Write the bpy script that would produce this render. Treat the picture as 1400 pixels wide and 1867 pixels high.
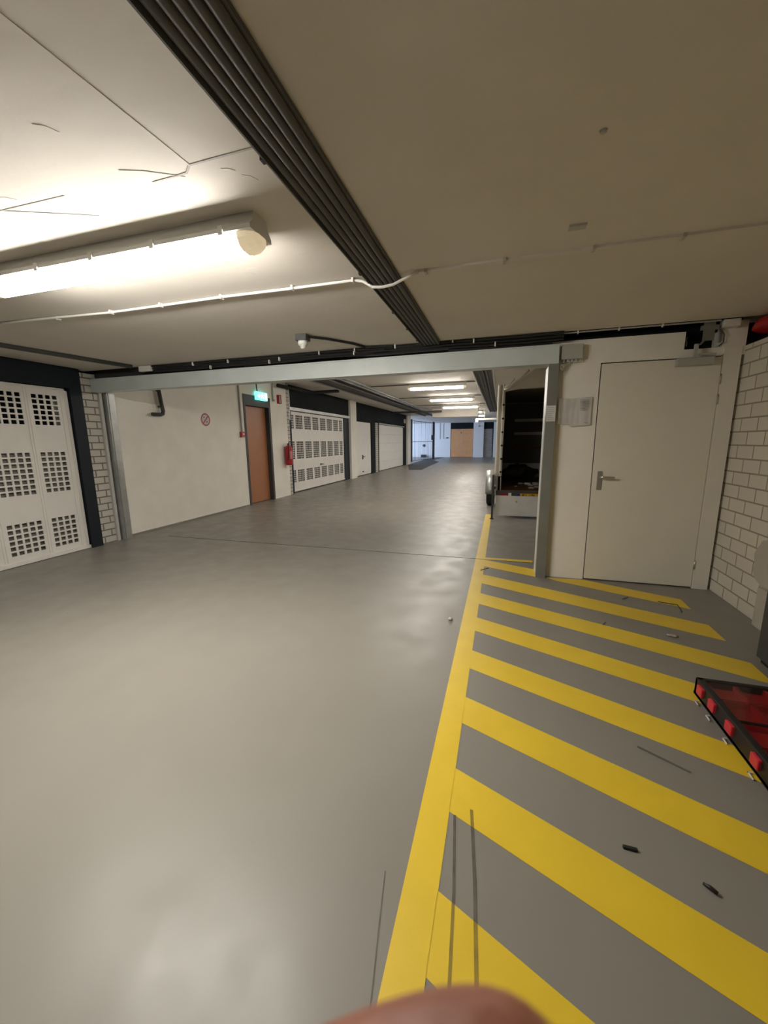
import bpy, bmesh, math, random
from mathutils import Vector, Matrix
for o in list(bpy.data.objects): bpy.data.objects.remove(o)
SC = bpy.context.scene; COL = SC.collection
random.seed(7)

# ---------------------------------------------------------------- camera, light, exposure
CAM_H = 1.40
cd = bpy.data.cameras.new('camera'); cam = bpy.data.objects.new('camera', cd); COL.objects.link(cam)
fpx = 705.0
yv = Vector((215.0, -130.5, fpx)).normalized()
zv = -Vector((42.0, 3806.5, fpx)).normalized()
zv = (zv - yv * zv.dot(yv)).normalized()
xv = yv.cross(zv)
if xv.x < 0: xv = -xv
right = Vector((xv[0], yv[0], zv[0])); down = Vector((xv[1], yv[1], zv[1])); fwd = Vector((xv[2], yv[2], zv[2]))
m = Matrix((right, -down, -fwd)).transposed().to_4x4()
m.translation = Vector((0, 0, CAM_H))
cam.matrix_world = m
cd.sensor_fit = 'VERTICAL'; cd.sensor_height = 36.0; cd.lens = fpx / 1867.0 * 36.0
cd.clip_start = 0.005; cd.clip_end = 200
cd.dof.use_dof = True; cd.dof.focus_distance = 5.0; cd.dof.aperture_fstop = 11.0
SC.camera = cam
SC.view_settings.view_transform = 'Standard'; SC.view_settings.look = 'None'
SC.view_settings.exposure = 0.0; SC.view_settings.gamma = 1.0; SC.view_settings.use_curve_mapping = False
w = bpy.data.worlds.new('world'); SC.world = w; w.use_nodes = True
bg = w.node_tree.nodes['Background']; bg.inputs[0].default_value = (0.50, 0.66, 1.0, 1); bg.inputs[1].default_value = 12.0
LAMP = 132.0            # glow of the tube covers
FAR_LAMP = 82.0
pl = bpy.data.lights.new('daylight_portal', 'AREA'); pl.shape = 'RECTANGLE'; pl.size = 8.2; pl.size_y = 2.7
pl.cycles.is_portal = True
po = bpy.data.objects.new('daylight_portal', pl); COL.objects.link(po)
po.location = (-10.95, 29.2, 1.5); po.rotation_euler = (math.pi/2, 0, -math.pi/2)

# ---------------------------------------------------------------- materials
MATS = {}
def mat(name, col, rough=0.6, metal=0.0, bump=0.0, scale=30.0, var=0.0, emit=None, estr=0.0, rvar=0.0, coat=0.0, spec=0.5):
    if name in MATS: return MATS[name]
    M = bpy.data.materials.new(name); M.use_nodes = True
    nt = M.node_tree; b = nt.nodes['Principled BSDF']
    b.inputs['Base Color'].default_value = (*col, 1); b.inputs['Roughness'].default_value = rough
    b.inputs['Metallic'].default_value = metal; b.inputs['Specular IOR Level'].default_value = spec
    if coat: b.inputs['Coat Weight'].default_value = coat
    tc = nt.nodes.new('ShaderNodeTexCoord')
    if bump or var or rvar:
        n = nt.nodes.new('ShaderNodeTexNoise'); n.inputs['Scale'].default_value = scale; n.inputs['Detail'].default_value = 5
        nt.links.new(tc.outputs['Object'], n.inputs['Vector'])
        if bump:
            bp = nt.nodes.new('ShaderNodeBump'); bp.inputs['Strength'].default_value = bump; bp.inputs['Distance'].default_value = 0.01
            nt.links.new(n.outputs['Fac'], bp.inputs['Height']); nt.links.new(bp.outputs['Normal'], b.inputs['Normal'])
        if var:
            n2 = nt.nodes.new('ShaderNodeTexNoise'); n2.inputs['Scale'].default_value = scale*0.12; n2.inputs['Detail'].default_value = 6
            nt.links.new(tc.outputs['Object'], n2.inputs['Vector'])
            r = nt.nodes.new('ShaderNodeValToRGB')
            r.color_ramp.elements[0].position = 0.3; r.color_ramp.elements[1].position = 0.7
            r.color_ramp.elements[0].color = (*[c*(1-var) for c in col], 1); r.color_ramp.elements[1].color = (*[min(1, c*(1+var)) for c in col], 1)
            nt.links.new(n2.outputs['Fac'], r.inputs['Fac']); nt.links.new(r.outputs['Color'], b.inputs['Base Color'])
        if rvar:
            n3 = nt.nodes.new('ShaderNodeTexNoise'); n3.inputs['Scale'].default_value = 1.7; n3.inputs['Detail'].default_value = 8
            nt.links.new(tc.outputs['Object'], n3.inputs['Vector'])
            mr = nt.nodes.new('ShaderNodeMapRange'); mr.inputs['From Min'].default_value = 0.35; mr.inputs['From Max'].default_value = 0.65
            mr.inputs['To Min'].default_value = max(0.05, rough-rvar); mr.inputs['To Max'].default_value = rough+rvar
            nt.links.new(n3.outputs['Fac'], mr.inputs['Value']); nt.links.new(mr.outputs['Result'], b.inputs['Roughness'])
    if emit:
        b.inputs['Emission Color'].default_value = (*emit, 1); b.inputs['Emission Strength'].default_value = estr
    MATS[name] = M
    return M

def brick_mat(name, c1, c2, mortar, axis, bw=0.225, bh=0.112, ms=0.010, off=(0, 0), soft=0.1):
    M = bpy.data.materials.new(name); M.use_nodes = True
    nt = M.node_tree; b = nt.nodes['Principled BSDF']; b.inputs['Roughness'].default_value = 0.75
    tc = nt.nodes.new('ShaderNodeTexCoord'); sp = nt.nodes.new('ShaderNodeSeparateXYZ'); cb = nt.nodes.new('ShaderNodeCombineXYZ')
    nt.links.new(tc.outputs['Object'], sp.inputs[0])
    a1 = nt.nodes.new('ShaderNodeMath'); a1.inputs[1].default_value = off[0]
    a2 = nt.nodes.new('ShaderNodeMath'); a2.inputs[1].default_value = off[1]
    nt.links.new(sp.outputs['Y' if axis == 'x' else 'X'], a1.inputs[0]); nt.links.new(sp.outputs['Z'], a2.inputs[0])
    nt.links.new(a1.outputs[0], cb.inputs[0]); nt.links.new(a2.outputs[0], cb.inputs[1])
    br = nt.nodes.new('ShaderNodeTexBrick'); br.offset = 0.5; br.inputs['Scale'].default_value = 1.0
    br.inputs['Brick Width'].default_value = bw; br.inputs['Row Height'].default_value = bh; br.inputs['Mortar Size'].default_value = ms
    br.inputs['Mortar Smooth'].default_value = soft
    br.inputs['Color1'].default_value = (*c1, 1); br.inputs['Color2'].default_value = (*c2, 1); br.inputs['Mortar'].default_value = (*mortar, 1)
    nt.links.new(cb.outputs[0], br.inputs['Vector']); nt.links.new(br.outputs['Color'], b.inputs['Base Color'])
    bp = nt.nodes.new('ShaderNodeBump'); bp.invert = True; bp.inputs['Distance'].default_value = 0.006; bp.inputs['Strength'].default_value = 0.8
    nt.links.new(br.outputs['Fac'], bp.inputs['Height']); nt.links.new(bp.outputs['Normal'], b.inputs['Normal'])
    return M

def floor_mat():
    M = bpy.data.materials.new('grey_floor_coating'); M.use_nodes = True
    nt = M.node_tree; b = nt.nodes['Principled BSDF']
    tc = nt.nodes.new('ShaderNodeTexCoord')
    def noise(s, d=6, vec=None, dist=0.0):
        n = nt.nodes.new('ShaderNodeTexNoise'); n.inputs['Scale'].default_value = s; n.inputs['Detail'].default_value = d
        n.inputs['Distortion'].default_value = dist
        nt.links.new(vec or tc.outputs['Object'], n.inputs['Vector']); return n
    n1 = noise(0.9); r = nt.nodes.new('ShaderNodeValToRGB')
    r.color_ramp.elements[0].position = 0.25; r.color_ramp.elements[1].position = 0.75
    r.color_ramp.elements[0].color = (0.228, 0.210, 0.182, 1); r.color_ramp.elements[1].color = (0.258, 0.239, 0.207, 1)
    nt.links.new(n1.outputs['Fac'], r.inputs['Fac']); nt.links.new(r.outputs['Color'], b.inputs['Base Color'])
    n2 = noise(4.5, 8); mr = nt.nodes.new('ShaderNodeMapRange')
    mr.inputs['From Min'].default_value = 0.15; mr.inputs['From Max'].default_value = 0.70
    mr.inputs['To Min'].default_value = 0.24; mr.inputs['To Max'].default_value = 0.46
    nt.links.new(n2.outputs['Fac'], mr.inputs['Value']); nt.links.new(mr.outputs['Result'], b.inputs['Roughness'])
    b.inputs['Specular IOR Level'].default_value = 0.29
    n3 = noise(14, 4); bp = nt.nodes.new('ShaderNodeBump'); bp.inputs['Strength'].default_value = 0.05; bp.inputs['Distance'].default_value = 0.01
    nt.links.new(n3.outputs['Fac'], bp.inputs['Height']); nt.links.new(bp.outputs['Normal'], b.inputs['Normal'])
    return M

def fade_mat(name, col, alpha):
    M = bpy.data.materials.new(name); M.use_nodes = True
    nt = M.node_tree; b = nt.nodes['Principled BSDF']; b.inputs['Base Color'].default_value = (*col, 1); b.inputs['Roughness'].default_value = 0.6
    tc = nt.nodes.new('ShaderNodeTexCoord'); n = nt.nodes.new('ShaderNodeTexNoise'); n.inputs['Scale'].default_value = 20
    nt.links.new(tc.outputs['Object'], n.inputs['Vector'])
    mr = nt.nodes.new('ShaderNodeMapRange'); mr.inputs['To Min'].default_value = alpha*0.5; mr.inputs['To Max'].default_value = min(1, alpha*1.5)
    nt.links.new(n.outputs['Fac'], mr.inputs['Value']); nt.links.new(mr.outputs['Result'], b.inputs['Alpha'])
    return M

M_floor = floor_mat()
M_ceil = mat('ceiling_white_paint', (0.66, 0.615, 0.55), 0.75, bump=0.25, scale=9, var=0.06)
M_plaster = mat('cream_wall_paint', (0.86, 0.82, 0.74), 0.7, bump=0.12, scale=25, var=0.04)
M_door = mat('cream_door_paint', (0.76, 0.72, 0.62), 0.5, var=0.02)
M_frame = mat('white_frame_paint', (0.78, 0.74, 0.66), 0.5, var=0.03)
M_white = mat('garage_door_white', (0.82, 0.79, 0.74), 0.5, var=0.03)
M_whitep = mat('white_plastic', (0.72, 0.71, 0.67), 0.45)
M_greyp = mat('grey_plastic', (0.42, 0.42, 0.39), 0.5)
M_black = mat('black_panel', (0.010, 0.012, 0.014), 0.75, var=0.2, spec=0.15)
M_rubber = mat('black_rubber', (0.008, 0.008, 0.008), 0.7)
M_darkframe = mat('dark_frame_paint', (0.014, 0.018, 0.025), 0.55, spec=0.25)
M_dgrey = mat('dark_grey_paint', (0.06, 0.06, 0.058), 0.6, var=0.1)
M_steel = mat('grey_steel_paint', (0.58, 0.63, 0.62), 0.35, var=0.06)
M_post = mat('dull_steel_paint', (0.20, 0.20, 0.18), 0.4, var=0.1)
M_galv = mat('galvanised_steel', (0.42, 0.43, 0.42), 0.42, metal=0.7, var=0.15, scale=60)
M_chrome = mat('brushed_steel', (0.55, 0.54, 0.52), 0.3, metal=0.9)
M_alu = mat('aluminium_sheet', (0.80, 0.79, 0.76), 0.5, metal=0.1, var=0.08)
M_tray = mat('tray_dark_grey', (0.115, 0.113, 0.11), 0.8, var=0.1)
M_orange = mat('orange_door_laminate', (0.40, 0.165, 0.075), 0.45, var=0.05)
M_orange2 = mat('light_orange_wood', (0.66, 0.33, 0.14), 0.5, var=0.06)
M_red = mat('red_paint', (0.42, 0.012, 0.022), 0.35, coat=0.3)
M_redp = mat('red_plastic', (0.45, 0.02, 0.02), 0.4)
M_blackp = mat('black_plastic', (0.014, 0.011, 0.010), 0.45)
M_yellow = mat('yellow_road_paint', (0.76, 0.53, 0.03), 0.42, bump=0.1, scale=40, var=0.04)
M_tarp = mat('cream_tarpaulin', (0.72, 0.67, 0.57), 0.5, var=0.05)
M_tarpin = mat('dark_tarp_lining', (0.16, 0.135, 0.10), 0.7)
M_wood = mat('brown_plywood', (0.17, 0.085, 0.04), 0.6, var=0.25, scale=30)
M_paper = mat('white_paper', (0.62, 0.60, 0.58), 0.7, var=0.1, scale=60)
M_ink = mat('grey_print_ink', (0.30, 0.29, 0.28), 0.7)
M_bag = mat('black_bag_plastic', (0.03, 0.028, 0.025), 0.4, bump=0.5, scale=25)
M_skin = mat('skin', (0.36, 0.135, 0.085), 0.5, bump=0.15, scale=400, var=0.08)
M_nail = mat('fingernail', (0.5, 0.26, 0.2), 0.3)
M_cement = mat('grey_cement', (0.43, 0.40, 0.335), 0.85, bump=0.4, scale=20, var=0.12)
M_numplate = mat('yellow_number_plate', (0.70, 0.38, 0.02), 0.4)
M_blue = mat('blue_plate_band', (0.01, 0.03, 0.25), 0.4)
M_greybay = mat('dark_bay_paint', (0.25, 0.235, 0.21), 0.5)
M_tube = mat('lit_tube_cover', (0.9, 0.88, 0.82), 0.4, emit=(1.0, 0.955, 0.88), estr=LAMP)
M_tubefar = mat('lit_tube_cover_far', (0.9, 0.88, 0.82), 0.4, emit=(1.0, 0.94, 0.85), estr=FAR_LAMP)
M_rim = mat('dimmed_tube_rim', (0.9, 0.88, 0.82), 0.4, emit=(1.0, 0.955, 0.88), estr=LAMP*0.35)  # upper cover facets, glow turned down to put less light on the ceiling
M_rimfar = mat('dimmed_tube_rim_far', (0.9, 0.88, 0.82), 0.4, emit=(1.0, 0.94, 0.85), estr=FAR_LAMP*0.6)
M_cap = mat('clear_cap', (0.80, 0.74, 0.62), 0.2, emit=(1.0, 0.80, 0.50), estr=0.45)
M_exit = mat('lit_exit_green', (0.05, 0.4, 0.3), 0.4, emit=(0.22, 0.90, 0.78), estr=1.5)
M_exitw = mat('lit_exit_white', (0.9, 0.9, 0.9), 0.4, emit=(0.75, 1.0, 0.95), estr=4.0)
M_brickR = brick_mat('sand_lime_brick', (0.64, 0.60, 0.51), (0.59, 0.55, 0.47), (0.32, 0.28, 0.22), 'x', ms=0.0065, bw=0.228, off=(0.03, 0.004))
M_brickL = brick_mat('sand_lime_brick_pier', (0.60, 0.57, 0.50), (0.56, 0.53, 0.47), (0.20, 0.175, 0.15), 'x', bw=0.22, bh=0.095, ms=0.009, off=(0.06, 0.0))
M_brickF = brick_mat('grey_brick_far', (0.42, 0.38, 0.34), (0.34, 0.31, 0.28), (0.20, 0.18, 0.16), 'y', bw=0.22, bh=0.10, ms=0.012)
M_glassy = mat('clear_plastic', (0.9, 0.9, 0.9), 0.08)
_b = M_glassy.node_tree.nodes['Principled BSDF']; _b.inputs['Transmission Weight'].default_value = 1.0; _b.inputs['IOR'].default_value = 1.2
M_tyremark = fade_mat('tyre_rubber_mark', (0.10, 0.085, 0.06), 0.26)
M_darkpatch = fade_mat('dark_floor_patch', (0.10, 0.095, 0.085), 0.45)

# ---------------------------------------------------------------- mesh helpers
class MB:
    def __init__(s): s.v = []; s.f = []; s.sm = []
    def add(s, vs, fs, smooth=False):
        o = len(s.v); s.v += [tuple(p) for p in vs]; s.f += [tuple(i+o for i in f) for f in fs]; s.sm += [smooth]*len(fs); return s
    def box(s, x0, x1, y0, y1, z0, z1, bev=0.0):
        if x0 > x1: x0, x1 = x1, x0
        if y0 > y1: y0, y1 = y1, y0
        if z0 > z1: z0, z1 = z1, z0
        if bev:
            bm = bmesh.new(); bmesh.ops.create_cube(bm, size=1)
            for v in bm.verts: v.co = Vector(((x0+x1)/2+v.co.x*(x1-x0), (y0+y1)/2+v.co.y*(y1-y0), (z0+z1)/2+v.co.z*(z1-z0)))
            bmesh.ops.bevel(bm, geom=bm.edges[:], offset=bev, segments=2, affect='EDGES', profile=0.5)
            bm.verts.index_update()
            s.add([v.co[:] for v in bm.verts], [[v.index for v in f.verts] for f in bm.faces], False); bm.free(); return s
        return s.add([(x0,y0,z0),(x1,y0,z0),(x1,y1,z0),(x0,y1,z0),(x0,y0,z1),(x1,y0,z1),(x1,y1,z1),(x0,y1,z1)],
                     [(0,3,2,1),(4,5,6,7),(0,1,5,4),(1,2,6,5),(2,3,7,6),(3,0,4,7)])
    def tube(s, pts, r, n=8, close=True):
        pts = [Vector(p) for p in pts]; rs = r if isinstance(r, (list, tuple)) else [r]*len(pts)
        vs = []; prev = None
        for i, p in enumerate(pts):
            t = (pts[min(i+1, len(pts)-1)] - pts[max(i-1, 0)])
            if t.length < 1e-9: t = Vector((0, 0, 1))
            t.normalize()
            if prev is None:
                a = Vector((0, 0, 1)) if abs(t.z) < 0.9 else Vector((1, 0, 0)); u = t.cross(a).normalized()
            else:
                u = (prev - t*prev.dot(t)).normalized()
            prev = u; q = t.cross(u)
            for k in range(n):
                an = 2*math.pi*k/n; vs.append(p + (u*math.cos(an) + q*math.sin(an))*rs[i])
        fs = []
        for i in range(len(pts)-1):
            for k in range(n):
                a = i*n+k; b = i*n+(k+1) % n; fs.append((a, b, b+n, a+n))
        if close: fs += [tuple(range(n))[::-1], tuple(range((len(pts)-1)*n, len(pts)*n))]
        return s.add(vs, fs, n > 6)
    def lathe(s, c, prof, axis='z', n=20):
        vs = []; c = Vector(c)
        for (r, h) in prof:
            for k in range(n):
                a = 2*math.pi*k/n; x, y = r*math.cos(a), r*math.sin(a)
                vs.append(c + (Vector((x, y, h)) if axis == 'z' else Vector((h, x, y)) if axis == 'x' else Vector((y, h, x))))
        fs = []
        for i in range(len(prof)-1):
            for k in range(n):
                a = i*n+k; b = i*n+(k+1) % n; fs.append((a, b, b+n, a+n))
        fs += [tuple(range(n))[::-1], tuple(range((len(prof)-1)*n, len(prof)*n))]
        return s.add(vs, fs, True)
    def prism(s, poly, axis, a0, a1):
        # poly: 2-D outline; axis 'z': (x,y); 'y': (x,z); 'x': (y,z)
        n = len(poly)
        def P(p, a): return (p[0], p[1], a) if axis == 'z' else (p[0], a, p[1]) if axis == 'y' else (a, p[0], p[1])
        vs = [P(p, a0) for p in poly] + [P(p, a1) for p in poly]
        fs = [tuple(range(n))[::-1], tuple(range(n, 2*n))] + [(i, (i+1) % n, n+(i+1) % n, n+i) for i in range(n)]
        return s.add(vs, fs)
    def each(s, name, material, parent):
        # every separate piece becomes a part of its own
        adj = list(range(len(s.v)))
        def root(i):
            while adj[i] != i: adj[i] = adj[adj[i]]; i = adj[i]
            return i
        for f in s.f:
            for i in f[1:]: adj[root(i)] = root(f[0])
        groups = {}
        for f, sm in zip(s.f, s.sm): groups.setdefault(root(f[0]), []).append((f, sm))
        out = []
        for g in groups.values():
            ids = sorted({i for f, _ in g for i in f}); mp = {i: k for k, i in enumerate(ids)}
            mb = MB(); mb.v = [s.v[i] for i in ids]; mb.f = [tuple(mp[i] for i in f) for f, _ in g]; mb.sm = [q for _, q in g]
            out.append(mb.build(name, material, parent))
        return out
    def build(s, name, material, parent=None, loc=None, bevel=0.0):
        me = bpy.data.meshes.new(name)
        off = Vector((0, 0, 0))
        if parent is not None:
            p = parent
            while p is not None: off += Vector(p.location); p = p.parent
        elif loc is not None: off = Vector(loc)
        me.from_pydata([tuple(Vector(v) - off) for v in s.v], [], s.f); me.update()
        bm = bmesh.new(); bm.from_mesh(me); bmesh.ops.recalc_face_normals(bm, faces=bm.faces[:]); bm.to_mesh(me); bm.free()
        if any(s.sm):
            for p, q in zip(me.polygons, s.sm): p.use_smooth = q
        me.materials.append(material)
        o = bpy.data.objects.new(name, me); COL.objects.link(o)
        if parent is not None: o.parent = parent
        elif loc is not None: o.location = off
        if bevel:
            b = o.modifiers.new('bevel', 'BEVEL'); b.width = bevel; b.segments = 2; b.limit_method = 'ANGLE'
        return o

def tag(o, label, cat, group=None, kind=None):
    o['label'] = label; o['category'] = cat
    if group: o['group'] = group
    if kind: o['kind'] = kind
    return o
def thing(name, label, cat, loc, group=None, kind=None):
    o = bpy.data.objects.new(name, None); COL.objects.link(o); o.location = loc; o.empty_display_size = 0.1
    return tag(o, label, cat, group, kind)
def struct(name, mb, material, label=None, cat=None, parent=None, bevel=0.0):
    o = mb.build(name, material, parent, bevel=bevel)
    if parent is None:
        o['kind'] = 'structure'
        if label: o['label'] = label; o['category'] = cat
    return o
def sthing(name, label, cat, loc): return thing(name, label, cat, loc, kind='structure')
B = lambda *a, **k: MB().box(*a, **k)
def mirror_copy(root, delta, label, group=None):
    r = root.copy(); COL.objects.link(r); r.location = Vector(root.location) + Vector(delta); r['label'] = label
    if group: r['group'] = group
    for ch in root.children:
        c = ch.copy(); COL.objects.link(c); c.parent = r
        for g in ch.children:
            d = g.copy(); COL.objects.link(d); d.parent = c
    return r

# ================================================================= THE SETTING
CZ, FZ = 2.37, 2.93          # ceiling of the front bay, of the long hall
fl = struct('floor', B(-12, 3.2, -6.2, 36, -0.2, 0), M_floor, 'smooth grey coated garage floor', 'floor')
# hatched area
zL = 0.0015
B(-0.243, -0.133, -3.0, 7.6, 0, zL).build('painted_line', M_yellow, fl)
def stripe(poly): MB().prism(poly, 'z', 0, zL).build('hatch_stripe', M_yellow, fl)
XR = 1.565
ups = [4.057, 3.523, 2.997, 2.479, 1.974, 1.478, 0.992, 0.49]
los = [3.788, 3.272, 2.768, 2.261, 1.764, 1.269, 0.783, 0.28]
for u, l in zip(ups, los):
    k = 0.426; k2 = 0.414
    stripe([(-0.134, u), (-0.134, l), (XR, l-(XR+0.134)*k2), (XR, u-(XR+0.134)*k)])
stripe([(0.50, 4.125), (0.85, 4.155), (1.573, 3.838), (1.566, 3.625), (0.585, 4.06)])
stripe([(-0.134, 4.587), (0.40, 4.368), (0.40, 4.122), (-0.134, 4.34)])
stripe([(-0.134, 4.69), (0.40, 4.70), (0.40, 4.632), (-0.134, 4.60)])
MB().prism([(-4.85, 4.592), (0.42, 4.605), (0.42, 4.612), (-4.85, 4.599)], 'z', 0, 0.002).build('expansion_joint', M_rubber, fl)
for pts, ww in [([(-0.112, 1.26), (-0.085, 1.0), (-0.060, 0.6)], 0.010), ([(-0.052, 1.30), (-0.024, 1.05), (0.014, 0.6)], 0.012), ([(-0.31, 1.0), (-0.285, 0.85), (-0.245, 0.62)], 0.004)]:
    mb = MB()
    poly = [(x-ww/2, y) for x, y in pts] + [(x+ww/2, y) for x, y in pts[::-1]]
    mb.prism(poly, 'z', 0.0018, 0.0022).build('tyre_mark', M_tyremark, fl)
MB().prism([(-4.37, 18.8), (-3.75, 18.9), (-3.9, 22), (-4.05, 26.6), (-4.9, 29), (-4.62, 33.9), (-5.3, 34.3), (-5.7, 30), (-5.4, 23)], 'z', 0, 0.003).build('dark_patch', M_darkpatch, fl)  # darker see-through patch laid on the floor near the gate

# ceilings
ce = MB(); ce.box(-5.75, 3.2, -6.2, 4.08, CZ, 3.15)
struct('ceiling', ce, M_ceil, 'low white painted ceiling over the front bay', 'ceiling')
def seam(pts, r, m_=M_ceil):
    mb = MB(); mb.tube(pts, r, 6); return mb
ceil = bpy.data.objects['ceiling']
M_seam = mat('grey_seam_filler', (0.46, 0.44, 0.42), 0.8)
def flat(pts, ww, t=0.004):
    mb = MB()
    for (a, b) in zip(pts[:-1], pts[1:]):
        a, b = Vector((*a, 0)), Vector((*b, 0)); d = (b-a).normalized(); n = Vector((-d.y, d.x, 0))*ww/2; e = d*ww*0.02
        q = [a-n-e, b-n+e, b+n+e, a+n-e]
        mb.prism([(p.x, p.y) for p in q], 'z', CZ-t*0.4, CZ+0.002)
    return mb
flat([(-2.6, 1.285), (-2.063, 1.289), (-1.70, 1.297)], 0.006, 0.003).build('ceiling_seam', M_seam, ceil)
flat([(-1.30, 1.34), (-1.14, 1.335), (-1.10, 1.305), (-0.80, 1.302)], 0.008, 0.003).build('ceiling_seam', M_seam, ceil)
flat([(-1.10, 1.305), (-1.12, 1.02), (-1.14, 0.75)], 0.008, 0.004).build('ceiling_seam', M_ceil, ceil)
flat([(-2.05, 1.29), (-1.86, 1.37), (-1.70, 1.44)], 0.004).build('ceiling_seam', M_seam, ceil)
flat([(-1.36, 1.25), (-1.28, 1.28), (-1.16, 1.35)], 0.004, 0.003).build('ceiling_seam', M_seam, ceil)
random.seed(3)
for i in range(16):
    x, y = random.uniform(-2.6, -0.95), random.uniform(0.7, 2.2)
    if abs(y-1.68) < 0.14: y += 0.35
    a = random.uniform(-0.5, 0.7); L = random.uniform(0.03, 0.09)
    flat([(x, y), (x+L*0.5*math.cos(a), y+L*0.5*math.sin(a)), (x+L*math.cos(a+0.3), y+L*math.sin(a+0.3))], random.uniform(0.003, 0.005), 0.0025).build('ceiling_seam', M_ceil, ceil)
struct('ceiling', B(-12, 3.2, 4.08, 36, FZ, 3.15), M_ceil, 'white painted ceiling of the long hall behind', 'ceiling')

# walls around the front bay
struct('wall_back', B(-6, 3.2, -6.4, -6.2, 0, 3.15), M_plaster)
struct('wall_left', MB().box(-6.0, -5.8, -6.4, 23.5, 0, 3.15).box(-5.9, -5.44, 4.0, 4.36, 0, FZ+0.1), M_dgrey)
struct('wall_left', MB().box(-5.75, -5.44, -6.2, -0.05, 0, CZ).box(-5.75, -5.70, -0.05, 4.0, 0, CZ), M_plaster)
wr = struct('wall_right', B(1.93, 2.15, -6.2, 4.30, 0, 2.165), M_brickR, 'pale sand lime brick wall at the right with a dark top', 'wall')
struct('wall_right', MB().box(2.75, 3.2, -6.2, 4.42, 0, 3.1).box(1.935, 2.75, 4.30, 4.42, 2.10, CZ).box(2.15, 2.75, -6.2, 4.3, 1.9, 2.1), M_dgrey)
random.seed(11)
def blob_poly(cy, cz, ry, rz, n=22, j=0.16):
    return [(cy+ry*math.cos(2*math.pi*i/n)*(1+random.uniform(-j, j)), cz+rz*math.sin(2*math.pi*i/n)*(1+random.uniform(-j, j))) for i in range(n)]
MB().prism(blob_poly(3.46, 0.47, 0.15, 0.19, 26, 0.09), 'x', 1.924, 1.932).build('cement_smear', M_cement, wr)
struct('trim_1', B(1.885, 1.93, 2.2, 3.44, 0, 0.30), M_cement, 'grey cement strip at the foot of the brick wall', 'plinth')

# wall with the white door (front face y = 4.18)
dw = MB()
dw.box(0.415, 0.846, 4.18, 4.40, 0, 2.31).box(0.846, 1.49, 4.18, 4.40, 2.096, 2.31).box(1.49, 1.76, 4.18, 4.40, 2.096, 2.164)
dw.box(1.76, 1.93, 4.18, 4.40, 2.096, CZ)
struct('wall_front', dw, M_plaster, 'cream plastered wall holding the white door', 'wall')
struct('trim_2', MB().box(0.416, 1.93, 4.285, 4.298, 2.312, FZ).box(0.416, 1.76, 4.298, 4.40, 2.312, CZ).box(1.49, 1.76, 4.36, 4.40, 2.16, 2.31).box(0.5, 1.49, 4.19, 4.30, 2.312, 2.325), M_black, 'black filler for the shaded gap above the wall of the white door', 'gap')  # black boxes carry the shade of the deep gap in their colour
# filler between beam and ceiling edge
struct('trim_3', B(-5.44, 0.415, 4.20, 4.26, 2.262, FZ), M_dgrey, 'dark strip between the steel beam and the ceiling edge', 'trim')
struct('wall_right', MB().box(2.75, 3.0, 4.4, 36, 0, FZ).box(0.42, 2.75, 4.30, 4.42, CZ, FZ).box(1.93, 2.75, 4.30, 4.42, 0, 2.10), M_plaster)

# white door
d1 = sthing('door_1', 'plain cream white door with steel lever handle', 'door', (1.32, 4.18, 0))
B(0.8555, 1.777, 4.176, 4.215, 0.012, 2.086, bev=0.002).build('door_leaf', M_door, d1)
fr = MB(); fr.box(1.781, 1.905, 4.168, 4.26, 0, 2.16)
fr.build('door_frame', M_frame, d1)
B(0.846, 1.78, 4.216, 4.25, 0, 2.10).build('door_gap', M_rubber, d1)
h = MB().box(0.895, 0.937, 4.166, 4.176, 0.918, 1.100, bev=0.003).build('handle_plate', M_chrome, d1)
MB().tube([(0.916, 4.17, 1.045), (0.916, 4.128, 1.045)], 0.010, 10).tube([(0.910, 4.125, 1.045), (0.96, 4.122, 1.045), (1.035, 4.126, 1.043)], [0.010, 0.010, 0.008], 10).build('lever', M_chrome, h)
for z0 in (1.69, 1.86, 0.19): 
    MB().tube([(1.779, 4.168, z0), (1.779, 4.168, z0+0.085)], 0.007, 8).build('hinge', M_chrome, d1)
cl = B(1.43, 1.70, 4.112, 4.176, 2.022, 2.085, bev=0.006).build('door_closer', M_greyp, d1)
MB().box(1.54, 1.565, 4.10, 4.125, 2.085, 2.19).box(1.545, 1.70, 4.105, 4.12, 2.098, 2.11).build('closer_arm', M_greyp, cl)

# steel portal
bmb = MB(); bmb.box(-5.36, 0.474, 4.085, 4.20, 2.112, 2.262).box(-5.36, 0.474, 4.075, 4.215, 2.098, 2.112).box(-5.36, 0.474, 4.078, 4.205, 2.255, 2.268)
beam = tag(bmb.build('steel_beam', M_steel, loc=(-2.4, 4.14, 2.098)), 'long pale grey steel beam spanning the hall opening under the ceiling', 'beam')
pb = tag(MB().box(0.392, 0.482, 4.108, 4.18, 0, 2.098).build('steel_post', M_post, loc=(0.437, 4.14, 0)), 'dull grey steel post with a white sticker, between trailer and white door', 'post')
tag(MB().box(-5.40, -5.31, 4.25, 4.37, 0, 2.098).box(-5.41, -5.30, 4.27, 4.35, 0, 2.098).build('steel_post', M_galv, loc=(-5.36, 4.30, 0)), 'galvanised steel post without sticker, next to the narrow brick pier', 'post')
# wall end face seen beside the post
struct('trim_4', B(0.396, 0.4145, 4.185, 4.40, 0, 2.095), M_whitep, 'white edge of the wall behind the right steel post', 'trim')
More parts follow.
